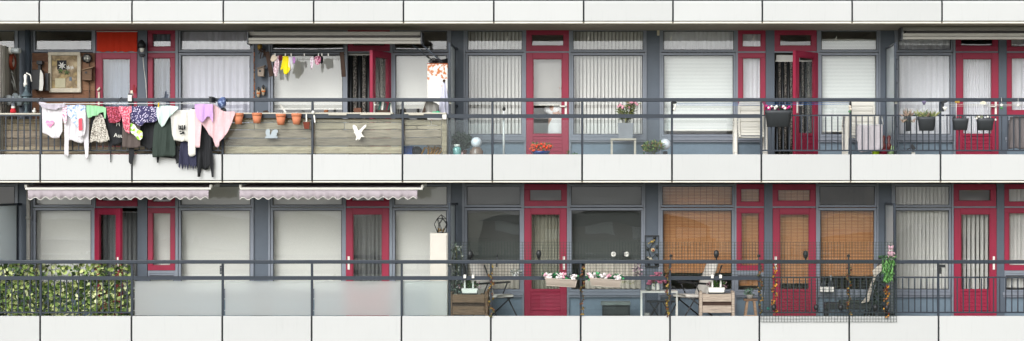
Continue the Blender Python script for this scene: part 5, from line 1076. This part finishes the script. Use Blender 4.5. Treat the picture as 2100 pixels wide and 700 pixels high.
for i in range(5):
    for p, q in ((A_[i], A_[(i + 1) % 5]), (A_[i], B_[i]), (A_[(i + 1) % 5], B_[i]), (B_[i], C_[i]), (B_[i], C_[(i + 1) % 5]), (C_[i], C_[(i + 1) % 5]), (C_[i], top)): m.tube([p, q], .005, 4)
m.build('wire_cage', BLACK, t); m = MB()
for _ in range(12): m.ball(c + Vector((rnd.uniform(-.05, .05), rnd.uniform(-.05, .05), zb + .02 + rnd.uniform(0, .05))), .014, 6)
m.build('gold_beads', GOLD, t)
# wire mesh
def mesh_net(x0, x1, y0, y1, Y, lb, sp=6.05):
    m = MB(); n = int((x1 - x0) / sp); nv = int((y1 - y0) / sp)
    for i in range(n + 1): x = x0 + i * sp; m.beam(at(x, y0, Y), at(x + .3, y1, Y), .006, .006)
    for j in range(nv + 1): y = y0 + j * sp; m.beam(at(x0, y, Y + .004), at(x1, y, Y + .004), .0055, .0055)
    single('wire_mesh', m, WIRE, lb, 'wire mesh', 'wire mesh along the lower railing')
mesh_net(926, 1558, 497, 572, .1, 'dark wire mesh inside the lower rail behind the flower baskets and recliners')
mesh_net(1560, 1839, 497, 661, -.075, 'dark wire mesh hanging outside the bars and down over the white fascia')
# planter crates
def crate(x0, x1, lb, m_, Y=.12, dep=.36, rows=((604, 620), (628, 644))):
    t = thing('planter_crate', lb, 'planter', at((x0 + x1) / 2, 660, Y + dep / 2)); a, b = X(x0, Y), X(x1, Y)
    for x in (a + .02, b - .02):
        for yy in (Y, Y + dep - .04): bevel(MB().box(x - .025, x + .025, yy, yy + .04, FL, Z(598, Y)).build('corner_post', m_, t), .003)
    for r0, r1 in rows + ((652, 658),):
        bevel(MB().box(a + .05, b - .05, Y - .005, Y + .018, Z(r1, Y), Z(r0, Y)).build('front_board', m_, t), .003)
        MB().box(a + .05, b - .05, Y + dep - .02, Y + dep, Z(r1, Y), Z(r0, Y)).build('back_board', m_, t)
        for x in (a, b): MB().box(x - .01, x + .01, Y + .045, Y + dep - .045, Z(r1, Y), Z(r0, Y)).build('side_board', m_, t)
    MB().box(a + .02, b - .02, Y + .03, Y + dep - .03, Z(616, Y) - .12, Z(616, Y)).build('soil', DBROWN, t)
    return t
crate(922, 1000, 'brown slatted wooden planter crate by the left lower screen', CRATE, rows=((604, 621), (628, 646)))
crate(1435, 1506, 'grey weathered slatted wooden planter crate before the right recliner', GREYW, rows=((603, 619), (627, 642)))
# white railing caddies
def caddy(x0, x1, y0, y1, hx, lb, lb2):
    t = thing('hanging_planter', lb, 'planter', at((x0 + x1) / 2, y1, .14), 'white two handled planters inside the lower rail'); Y = .1
    bevel(MB().pp([(x0, y0), (x1, y0), (x1 - 2, y1), (x0 + 2, y1)], Y, Y + .17).build('trough', WPLA, t), .008)
    MB().pb(x0 + 1, y1 + .2, x1 - 1, y1 + 2.4, Y + .01, Y + .16).build('drip_tray', BLACK, t)
    for x in hx: bevel(MB().pb(x - 1.7, 566, x + 1.7, y0, Y - .01, Y + .01).pb(x - 2.6, 564, x + 2.6, 571, -.03, Y + .01).build('handle', WPLA, t), .003)
    m = MB(); c = at((x0 + x1) / 2, y0 - 5, Y + .08); m.leaves(c, (.12, .05, .06), 60, .07, .03, 0, .4); m.build('foliage', GREEN, t)
    m = MB()
    for s_ in (-1, 1): m.leaves((c[0] + s_ * .13, c[1], c[2] + .0), (.05, .04, .05), 14, .06, .025, 0, .3)
    m.build('faded_blooms', patmat('dusty_pink', ['#b08c94', '#8c6c74', '#c8b0b0'], 60), t)
caddy(946, 980, 592, 602, (953, 970), 'white two handled planter above the brown crate', '')
caddy(1452, 1487, 590, 600.5, (1461, 1478), 'white two handled planter above the grey weathered crate', '')
# recliners
CUSH = plain('cushion_cream', '#cfcac2', .9); FRAMEC = mat('chair_frame_black', '#2a2b2d', .4, .1)
def recliner(px, lb, face=1, Y=.75, arm=True, tall=538):
    """folding relaxer seen from the side-front; the seat points to +x*face"""
    t = thing('recliner_chair', lb, 'chair', (X(px, Y), Y, FL), 'cream cushioned folding recliners'); cx = X(px, Y); W = .26
    P2 = lambda dx, z, s_: (cx + face * dx, Y + s_ * W, FL + z)
    hb = (Z(tall, Y) - FL)
    for s_ in (-1, 1):
        MB().tube([P2(.22, .36, s_), P2(-.02, hb - .03, s_)], .014, 6).build('back_frame', FRAMEC, t)
        MB().tube([P2(.18, .37, s_), P2(.66, .39, s_)], .014, 6).build('seat_frame', FRAMEC, t)
        MB().tube([P2(.52, .4, s_), P2(.78, .0 + .014, s_)], .014, 6).build('leg', FRAMEC, t)
        MB().tube([P2(.62, .4, s_), P2(.1, .0 + .014, s_)], .014, 6).build('leg', FRAMEC, t)
        MB().beam(P2(.1, .62, s_), P2(.58, .66, s_), .035, .045).build('armrest', FRAMEC, t)
        MB().tube([P2(.52, .64, s_), P2(.4, .4, s_)], .012, 6).build('arm_strut', FRAMEC, t)
    # cushions: rounded pads
    def pad(a, b, th, w0, w1, nm):
        a = Vector((cx + face * a[0], Y, FL + a[1])); b = Vector((cx + face * b[0], Y, FL + b[1])); d = (b - a); n_ = Vector((-d.z, 0, d.x)).normalized() * face
        if n_.z < 0: n_ = -n_
        vs = []; S_ = 10
        for i in range(S_ + 1):
            u = i / S_; w_ = w0 + (w1 - w0) * u; p = a + d * u; q = th * (.72 + .28 * abs(math.sin(u * math.pi * 3))); 
            for y_, h in ((-1, .15), (-.85, 1), (0, 1.1), (.85, 1), (1, .15), (.85, -.5), (-.85, -.5)): vs.append(p + Vector((0, y_ * w_, 0)) + n_ * h * q)
        k_ = 7; m = MB(); m.add(vs, [(i * k_ + j, i * k_ + (j + 1) % k_, (i + 1) * k_ + (j + 1) % k_, (i + 1) * k_ + j) for i in range(S_) for j in range(k_)] + [tuple(range(k_)), tuple(range(S_ * k_ + k_ - 1, S_ * k_ - 1, -1))], 0, True); return m.build(nm, CUSH, t)
    pad((.24, .42), (-.0, hb), .045, .23, .17, 'back_cushion'); pad((.22, .4), (.7, .42), .04, .23, .23, 'seat_cushion')
    return t
r = recliner(975, 'cream cushioned folding recliner behind the brown crate, lower left of the middle dwelling', 1, .75, True, 541); r.rotation_euler[2] = R(-38)
r2 = recliner(1463, 'cream cushioned folding recliner facing the white table, behind the grey crate', -1, .75, True, 539); r2.rotation_euler[2] = R(28)
# twiggy climbing plants on the left screen
t = thing('climbing_plant', 'thin leafy climbing plant up the mesh by the left lower screen', 'plant', at(935, 600, .3)); m = MB()
for i in range(6): x = 928 + i * 3.2; m.tube([at(x, 612, .3), at(x + rnd.uniform(-4, 4), 570, .28), at(x + rnd.uniform(-5, 6), 535, .26), at(x + rnd.uniform(-6, 6), 505, .26)], .005, 4)
m.build('stems', STEM, t); m = MB()
for _ in range(170): m.leaf(at(rnd.uniform(924, 948), rnd.uniform(503, 606), .27 + rnd.uniform(-.05, .05)), .06, .03)
m.build('foliage', mat('sage_leaf', '#5f6f62', .6, .2, 20, island=['#4c5c50', '#7c8c80', '#a8b0a8', '#3c4c40', '#c8ccc4']), t)
single('garden_tool', MB().tube([at(958, 600, .25), at(953, 560, .25), at(951, 540, .25)], .02, 7), BLACK, 'black upright handle before the left recliner', 'tool')
# solar face lamps
for px, py, nm in ((964, 523, 'above the left recliner'), (1105, 522, 'in front of the dark curtained red door'), (1469, 522, 'above the right recliner'), (1652, 523, 'in front of the bamboo blind door')):
    t = thing('solar_lamp', 'black egg shaped lamp on the lower rail %s' % nm, 'lamp', at(px, 535, .06), 'black egg lamps on the lower rail')
    c = at(px, py, .06); MB().lathe((c[0], c[1], c[2] - .065), [(.02, 0), (.034, .03), (.045, .07), (.045, .1), (.03, .13), (.012, .14)], 14).build('shade', mat('lamp_dark', '#262829', .35, .2), t); MB().tube([at(px, 534, .06), (c[0], c[1], c[2] - .064)], .014, 6).build('stem', BLACK, t); MB().lathe((c[0], c[1], c[2] + .0), [(.047, 0), (.047, .012)], 14).build('band', DGREY, t)
for px, w_, nm in ((1019, 2, 'left of the shut red door'), (1556, 5, 'left of the bamboo blind door'), (1740, 5, 'between the bars right of the bamboo blind door'), (1376, 4, 'beside the metal bird wall art')):
    t = thing('post_finial', 'knobbed post top on the lower rail %s' % nm, 'post top', at(px, 534, .07), 'dark post tops over the lower rail')
    MB().pb(px - 1.3, 526, px + 1.3, 548, .06, .09).build('stem', DGREY, t); MB().ball(at(px, 525, .07), (.016 + .003 * w_, .02, .028), 8).build('knob', BLACK, t)
# autumn garlands
def garland(px, y0, y1, wd, lb, red=False, n=80):
    t = thing('leaf_garland', lb, 'garland', at(px, y1, -.01), 'autumn leaf garlands on the lower railing posts'); pts = []
    for i in range(26): u = i / 25; pts.append((X(px + wd * math.sin(u * 22) * .8, -.01), -.02 + .05 * math.cos(u * 22), Z(y0 + (y1 - y0) * u, -.01)))
    MB().tube(pts, .005, 4).build('wire', STEM, t); m = MB()
    for _ in range(int(n * .75)):
        p = Vector(pts[rnd.randrange(26)]); m.leaf(p + Vector((rnd.uniform(-.01, .01), rnd.uniform(-.03, .01), rnd.uniform(-.02, .02))), .042, .036)
    m.build('leaves', AUTUMN if not red else mat('russet_leaf', '#8c3c24', .7, .2, 20, island=['#a8702c', '#8c2c24', '#c08c2c', '#6c2c24']), t)
garland(1007, 545, 646, 4.5, 'yellow autumn leaf garland round the post by the left recliner'); garland(1194, 546, 646, 3.5, 'autumn leaf garland round the post between the flower baskets', n=60)
garland(1369, 545, 646, 3.6, 'golden autumn leaf garland at the post beside the white table', n=110); garland(1559, 545, 646, 3.2, 'autumn leaf garland at the post beside the small wooden stool')
garland(1588, 545, 642, 4.0, 'orange red autumn garland hanging before the left edge of the bamboo blind door', True, 110); garland(1740, 548, 646, 4.2, 'yellow autumn garland round the post right of the bamboo blind door'); garland(1818, 580, 648, 4.2, 'russet autumn garland below the green fern at the right screen', True, 90)
# wicker baskets with flowers
WICK = wavemat('wicker', '#c8bcb0', '#8c7f74', 26, 'Z', 2.5, .85, '#a89c90', .8)
def basket(x0, x1, y0, y1, tilt, lb):
    t = thing('flower_basket', lb, 'flower basket', at((x0 + x1) / 2, y1, -.16), 'wicker flower baskets on the lower rail'); Y0, Y1 = -.24, -.06; d = tilt
    L_ = []
    for (a, b, py, s_) in ((x0 + 3.5, x1 - 3.5, y1, .8), (x0, x1, y0, 1.0), (x0 + 2, x1 - 2, y0 + 1, .85), (x0 + 5, x1 - 5, y1 - 2, .7)):
        ym = (Y0 + Y1) / 2; hw = (Y1 - Y0) / 2 * s_; L_.append([(X(a, ym), ym - hw, Z(py - d / 2, ym)), (X(b, ym), ym - hw, Z(py + d / 2, ym)), (X(b, ym), ym + hw, Z(py + d / 2, ym)), (X(a, ym), ym + hw, Z(py - d / 2, ym))])
    m = MB(); m.add(sum(L_, []), [(3, 2, 1, 0)] + [(i * 4 + j, i * 4 + (j + 1) % 4, i * 4 + 4 + (j + 1) % 4, i * 4 + 4 + j) for i in range(3) for j in range(4)] + [(12, 13, 14, 15)]); bk = m.build('wicker_body', WICK, t)
    m = MB()
    for i in range(int((x1 - x0) / 2.6)): 
        u = i / ((x1 - x0) / 2.6); x = x0 + 1.5 + (x1 - x0 - 2) * u; m.tube([(X(x), Y0 - .004, Z(y0 + d * (u - .5))), (X(x0 + 4.5 + (x1 - x0 - 8) * u), Y0 + .014, Z(y1 + d * (u - .5)))], .004, 4)
    m.build('uprights', WICK, bk)
    m = MB(); m.tube([(X(x0), Y0, Z(y0 - d / 2)), (X(x1), Y0, Z(y0 + d / 2))], .01, 6).tube([(X(x0 + 3), Y0 + .02, Z(y1 - d / 2)), (X(x1 - 3), Y0 + .02, Z(y1 + d / 2))], .01, 6); m.build('braided_rim', WICK, bk)
    wdt = x1 - x0
    def blooms(nm, spots, mm, r=.024, n=16, w_=7):
        m = MB()
        for u, dy_ in spots:
            for _ in range(n): m.ball((X(x0 + wdt * u + rnd.uniform(-w_, w_)), -.15 + rnd.uniform(-.07, .03), Z(y0 - 5 + dy_ + d * (u - .5) + rnd.uniform(-5, 4.5))), r * rnd.uniform(.6, 1.1), 7, 0, .6)
        m.build(nm, mm, t)
    m = MB(); 
    for u in (.1, .3, .5, .7, .9): m.leaves((X(x0 + wdt * u), -.13, Z(y0 - 4 + d * (u - .5))), (.09, .05, .05), 22, .06, .035)
    m.build('foliage', mat('bright_leaf', '#2f8c54', .6, .2, 20, island=['#2c7c4c', '#3c9c5c', '#1f5c38', '#2a3a2c']), t)
    blooms('pale_blooms', [(.1, 0), (.45, -1), (.88, 0)], plain('bloom_pale', '#e0d6d6'), n=20); blooms('pink_blooms', [(.02, 1), (.62, -3)], plain('bloom_pink', '#d8a0b0'), n=6, w_=4)
basket(1118, 1184, 572, 586, 4, 'wicker basket of white and pink flowers hanging before the red door'); basket(1209, 1274, 572, 586, 5, 'wicker basket of white flowers right of the garland post, by the dark window')
# round dials inside the window
for i, (px, py) in enumerate(((1258, 521.5), (1284, 521.5))):
    t = thing('round_dial', ['small white dial in the dark window, left of the pair', 'small white dial with black side in the dark window, right of the pair'][i], 'clock', at(px, py + 6, 1.3)); Y = 1.31
    ydisc(MB(), px, py, Y, [(.055, -.012), (.055, .012)]).build('rim', BLACK, t); ydisc(MB(), px + i, py, Y - .013, [(.045, -.002), (.045, .003)]).build('face', WPLA, t); MB().beam(at(px + i, py, Y - .019), at(px + 2.5 + i, py - 3, Y - .019), .006).beam(at(px + i, py, Y - .019), at(px - 2 + i, py + .5, Y - .019), .006).build('hands', BLACK, t)
    if i: MB().ball(at(px - 5, py, Y), (.04, .02, .055), 10).build('side_knob', BLACK, t)
# black rattan box
t = thing('rattan_box', 'dark green black rattan box with a pale lid below the dark window', 'box', at(1263, 659, .9)); Y = .7
bevel(MB().box(X(1235, Y), X(1292, Y), Y, Y + .35, FL + .01, Z(627, Y)).build('box', wavemat('rattan', '#161b1b', '#2c3332', 20, 'X', .5, .6, '#1e2424', .8), t), .006); MB().pb(1239, 630, 1288, 644, Y - .008, Y - .001).build('lattice', wavemat('lattice', '#0f1212', '#4a5250', 24, 'X', 0, .6, '#2c3434', .6), t)
m = MB(); m.tube([(X(1234, Y), Y + .1, Z(623.5, Y)), (X(1293, Y), Y + .1, Z(623.5, Y))], .035, 10); bevel(MB().box(X(1232, Y), X(1293, Y), Y - .02, Y + .36, Z(626.6, Y), Z(620, Y)).build('lid', mat('lid_greenish', '#7c8682', .6), t), .012, 3)
single('weeds_string', MB().leaves(at(1290, 579, 1.2), (.14, .02, .02), 40, .03, .02), SUC, 'pale string of small leaves on the sill right of the flower baskets', 'plant')
# metal bird art
t = thing('wall_art', 'black framed metal art of two birds on a rose branch, on the slate pier', 'wall art', at(1336, 549, 1.3)); Y = 1.31
m = MB(); 
for a in ((1322, 483, 1352, 485), (1322, 546, 1352, 548), (1322, 485, 1323.8, 546), (1350.2, 485, 1352, 546)): m.pb(*a, Y - .01, Y + .01)
m.build('frame', BLACK, t)
def P3(l): return [at(a, b, Y) for a, b in l]
m = MB().tube(P3([(1345, 545), (1336, 531), (1330, 515), (1336, 503), (1343, 496), (1340, 488)]), .008, 5).tube(P3([(1330, 515), (1326, 505)]), .006, 5).tube(P3([(1336, 531), (1346, 520)]), .006, 5); m.build('branch', BLACK, t)
m = MB()
for px, py in ((1328, 511), (1347, 507), (1348, 523), (1342, 488), (1330, 541), (1346, 541), (1327, 529)): m.ball(at(px, py, Y), (.028, .008, .035), 8)
m.build('metal_leaves', BLACK, t)
for px, py, c1, s_ in ((1337, 496, 'ochre_bird', 1), (1334, 531, 'cream_bird', -1)):
    b_ = MB().ball(at(px, py, Y - .01), (.035, .015, .022), 10).ball(at(px + 4.5 * s_, py - 3, Y - .01), (.016, .013, .016), 8).beam(at(px - 3 * s_, py + 1, Y - .01), at(px - 8 * s_, py + 4, Y - .01), .014, .006).build('bird', plain(c1, '#a8904c' if s_ > 0 else '#b8b09c'), t)
m = MB().ball(at(1339, 513, Y - .012), (.04, .014, .04), 10, 0, .2); o = m.build('rose', plain('rose_cream', '#c8b088'), t); MB().ball(at(1340, 514, Y - .03), (.018, .008, .02), 8).build('rose_heart', plain('rose_red', '#8c3430'), o)
# white table, vases, folding stool
t = thing('side_table', 'white framed open table by the pier carrying the pink flowers', 'table', at(1352, 659, .6)); Y = .5; a, b = X(1314, Y), X(1390, Y)
bevel(MB().box(a, b, Y, Y + .45, Z(601, Y), Z(597.5, Y)).build('top', WPLA, t), .003)
for x in (a, b - .028):
    for yy in (Y, Y + .42): MB().box(x, x + .028, yy, yy + .028, FL, Z(601.2, Y)).build('leg', WPLA, t)
t = thing('flower_vases', 'two white vases with pink hydrangea blooms on the white table', 'vases', at(1345, 597.3, .7)); Y = .7
for px in (1340, 1349): MB().lathe((X(px, Y), Y, Z(597, .5) + .002), [(.028, 0), (.034, .03), (.03, .1), (.02, .12), (.024, .125)], 14).build('vase', WPLA, t)
m = MB()
for px, py, n in ((1349, 566, 26), (1334, 577, 18), (1358, 574, 14), (1342, 572, 12)):
    for _ in range(n): m.ball(at(px + rnd.uniform(-8, 8), py + rnd.uniform(-6, 6), Y + rnd.uniform(-.06, .03)), rnd.uniform(.014, .03), 7, 0, .5)
m.build('blooms', mat('dusty_rose', '#b86c84', .8, .3, 30), t); m = MB(); m.leaves(at(1345, 580, Y), (.13, .05, .05), 40, .05, .02); m.tube([at(1340, 590, Y), at(1335, 577, Y)], .004, 4).tube([at(1349, 590, Y), at(1350, 570, Y)], .004, 4); m.build('foliage', GREEN, t)
single('glass_lantern', MB().lathe((X(1330, .6), .6, Z(597, .5) + .002), [(.035, 0), (.05, .02), (.05, .05), (.03, .07), (.01, .09)], 12), mat('smoke_glass', '#5c6462', .2), 'small smoky glass candle jar on the left of the white table', 'jar')
t = thing('folding_stool', 'black folding stool tucked under the white table', 'stool', at(1352, 659, .8)); Y = .72
bevel(MB().box(X(1326, Y), X(1384, Y), Y, Y + .3, Z(621, Y), Z(618, Y)).build('seat', FRAMEC, t), .006)
for yy in (Y + .02, Y + .27):
    for p_, q_ in ((1333, 1352), (1352, 1333), (1378, 1362), (1360, 1380)): MB().beam((X(p_, Y), yy, Z(621, Y)), (X(q_, Y), yy, FL + .012), .022, .014).build('leg', FRAMEC, t)
single('small_bucket', MB().lathe(at(1327, 657, .7), [(.04, 0), (.055, .13), (.05, .13)], 14), plain('bucket_grey', '#8c8c88'), 'grey small bucket beneath the white table', 'bucket')
# stool with plant
t = thing('wooden_stool', 'small rustic wooden stool beside the grey crate', 'stool', at(1540, 659, .4)); Y = .35; cx = X(1540, Y)
bevel(MB().box(cx - .12, cx + .12, Y - .0, Y + .22, Z(618, Y), Z(613.5, Y)).build('seat', CRATE, t), .006)
for s_ in (-1, 1):
    for yy in (Y + .03, Y + .17): MB().beam((cx + s_ * .06, yy, Z(618, Y)), (cx + s_ * .105, yy, FL), .04, .035).build('leg', CRATE, t)
MB().box(cx - .07, cx + .07, Y + .02, Y + .04, FL + .06, FL + .09).build('stretcher', CRATE, t)
potplant(1538, 613.3, .45, [(6, 0), (7.5, 9)], 'small succulent in a speckled pot on the rustic stool', plain('pot_stone', '#8c8880'), [(1538, 599, 8, 7), (1533, 602, 6, 5)], mat('blue_leaf', '#5f7a68', .6, .2, 20, island=['#5c7c68', '#7c9484', '#3c5c48']), L=.05, W=.02, n=80)
# white sill planter w/ bottles
t = thing('sill_planter', 'white trough with bottles on the sill right of the bamboo blind door', 'planter', at(1696, 600, 1.2)); Y = 1.12
bevel(MB().pb(1682, 589, 1710, 599, Y, Y + .14).build('trough', WPLA, t), .005); m = MB()
for px, h in ((1686, 578), (1692, 575), (1699, 580), (1704, 566), (1708, 577)): m.lathe(at(px, 590, Y + .07), [(.02, 0), (.02, (590 - h) * .6 * k), (.01, (590 - h) * .8 * k), (.01, (590 - h) * k)], 8)
m.build('bottles', DGREY, t); MB().lathe(at(1704, 572, Y + .07), [(.018, -.05), (.018, .04), (.008, .06)], 8).build('silver_bottle', SILV, t)
# little black cups on the mesh
for i, px in enumerate((1587, 1674, 1724, 1795, 1819)):
    t = thing('mesh_cup', ['small black cup on the mesh below the orange red garland', 'small black cup on the mesh at the right edge of the bamboo blind door', 'small black cup on the mesh above the left end of the dark bench', 'small black cup on the mesh above the right end of the dark bench', 'small black cup on the mesh below the russet garland'][i], 'cup', at(px, 637, -.1), 'black cups hung on the wire mesh')
    MB().lathe(at(px, 637, -.12), [(.02, 0), (.038, .03), (.042, .09), (.036, .09)], 12).build('cup', BLACK, t); MB().pb(px - 1, 624, px + 1, 634, -.085, -.078).build('hook', BLACK, t)
for x in J['L'][2:5]:
    for py in (590, 612, 636):
        o = MB().pb(x + 2.6, py, x + 4.6, py + 2.4, .045, .054).build('glass_clip', STEEL, RL)
single('teal_tie', MB().ball(at(1575, 633, .0), (.03, .02, .03), 8, 0, .4), plain('teal_tie', '#2f6c64'), 'small teal knot on the bars left of the orange red garland', 'tie')
# dark bench
t = thing('garden_bench', 'low dark rattan bench behind the mesh, right part of the middle dwelling', 'bench', at(1750, 659, .7)); Y = .6
bevel(MB().box(X(1694, Y), X(1798, Y), Y, Y + .5, Z(635, Y), Z(623, Y)).build('seat', wavemat('rattan2', '#1f2223', '#3c4242', 16, 'Z', .6, .6, '#141616', .8), t), .01); MB().box(X(1726, Y), X(1796, Y), Y + .02, Y + .48, Z(622.6, Y), Z(618, Y)).build('cushion', plain('bench_cushion', '#3c4440'), t)
for px in (1697, 1793):
    for yy in (Y + .02, Y + .44): MB().box(X(px, Y) - .02, X(px, Y) + .02, yy, yy + .04, FL, Z(635.2, Y)).build('leg', BLACK, t)
# reclining chair with cloth at the right screen
t = thing('lounge_chair', 'folded black lounger draped with a cream cloth leaning by the right lower screen', 'chair', at(1800, 659, .7)); Y = .62
for d_ in (0, .4): MB().beam((X(1778, Y), Y + d_, FL + .03), (X(1812, Y), Y + d_, Z(540, Y)), .03, .03).build('frame_rail', FRAMEC, t)
MB().add([(X(1776, Y), Y + .03, FL + .28), (X(1806, Y), Y + .03, Z(543, Y)), (X(1806, Y), Y + .38, Z(543, Y)), (X(1776, Y), Y + .38, FL + .28), (X(1779, Y), Y + .03, FL + .28), (X(1809, Y), Y + .03, Z(543, Y)), (X(1809, Y), Y + .38, Z(543, Y)), (X(1779, Y), Y + .38, FL + .28)], [(0, 1, 2, 3), (7, 6, 5, 4), (0, 4, 5, 1), (1, 5, 6, 2), (2, 6, 7, 3), (3, 7, 4, 0)]).build('sling', BLACK, t)
q = MB(); q.add([(X(a, yy), yy, Z(b, yy)) for a, b, yy in [(1766, 622, .55), (1782, 619, .55), (1789, 590, .55), (1797, 566, .55), (1808, 556, .55), (1810, 540, .55), (1800, 546, .55), (1789, 556, .55), (1792, 566, .55), (1783, 590, .55), (1778, 607, .55)]], [tuple(range(11))]); o = q.build('cream_cloth', plain('cloth_cream', '#cfc6b8'), t); o.modifiers.new('s', 'SOLIDIFY').thickness = .03
single('plant_shadowy', MB().leaves(at(1805, 600, .4), (.12, .08, .3), 150, .08, .03), DG, 'dark leafy shrub against the right lower screen behind the mesh', 'plant')
t = thing('hanging_fern', 'bright green trailing fern tied to the rail below the pink bear', 'plant', at(1821, 572, -.02)); m = MB()
for _ in range(330):
    u = rnd.random(); px = 1821 + rnd.uniform(-1, 1) * (13 - 5 * u); m.leaf(at(px, 530 + 44 * u, -.06 + rnd.uniform(-.06, .05)), .075, .02, (rnd.uniform(-.8, .8), rnd.uniform(-.5, .2), -1))
for _ in range(50): m.leaf(at(rnd.uniform(1806, 1834), rnd.uniform(526, 532), -.02 + rnd.uniform(-.05, .04)), .07, .02, (rnd.uniform(-1, 1), -.1, .2))
m.build('fronds', mat('fern_leaf', '#4c7c3a', .6, .2, 20, island=['#3c6c30', '#5c9048', '#2c5428', '#78a860']), t); MB().pb(1818, 531, 1822, 545, -.03, -.018).build('tie', STEM, t)
t = thing('toy_bear', 'small pale pink toy bear sitting on the rail above the green fern', 'toy', at(1827, 530, .03)); PK = plain('bear_pink', '#d8b0bc', .9, .1)
c = at(1827, 529, .03); b_ = MB(); b_.ball((c[0], c[1], c[2] + .065), (.05, .04, .065), 14).ball((c[0], c[1] - .005, c[2] + .165), (.045, .04, .04), 14)
for s_ in (-1, 1): b_.ball((c[0] + s_ * .035, c[1], c[2] + .205), .017, 8).tube([(c[0] + s_ * .04, c[1] - .02, c[2] + .1), (c[0] + s_ * .06, c[1] - .05, c[2] + .06)], .015, 6).tube([(c[0] + s_ * .03, c[1] - .02, c[2] + .025), (c[0] + s_ * .045, c[1] - .08, c[2] + .015)], .018, 6)
b_.build('body', PK, t); MB().ball((c[0] - .015, c[1] - .045, c[2] + .17), .005, 6).ball((c[0] + .015, c[1] - .045, c[2] + .17), .005, 6).ball((c[0], c[1] - .046, c[2] + .156), .007, 6).build('eyes_and_nose', DBROWN, t); MB().lathe((c[0], c[1] - .003, c[2] + .118), [(.036, 0), (.042, .01), (.036, .02)], 12).build('bow', WPLA, t)
t = thing('rail_clip', 'tiny black clip on the rail left of the green fern', 'clip', at(1804, 531, .0)); MB().pb(1801, 528, 1807, 532, .0, .04).build('clip', BLACK, t)
single('sill_plant', MB().leaves(at(1058, 560, 1.2), (.09, .05, .06), 60, .04, .03).ball(at(1058, 567, 1.2), (.05, .04, .05)), mat('white_green_leaf', '#8c948c', .7, .2, 20, island=['#c8ccc8', '#5c6c60', '#9ca49c', '#e0e0e0']), 'small white flowered plant on the sill left of the shut red door, lower balcony', 'plant')
single('sill_plant', MB().leaves(at(1308, 556, 1.2), (.09, .05, .16), 90, .05, .03), mat('mauve_leaf', '#8c7484', .7, .2, 20, island=['#a88c9c', '#6c5464', '#c8b0bc', '#4c4450']), 'mauve flowered plant on the sill beside the metal bird art', 'plant')
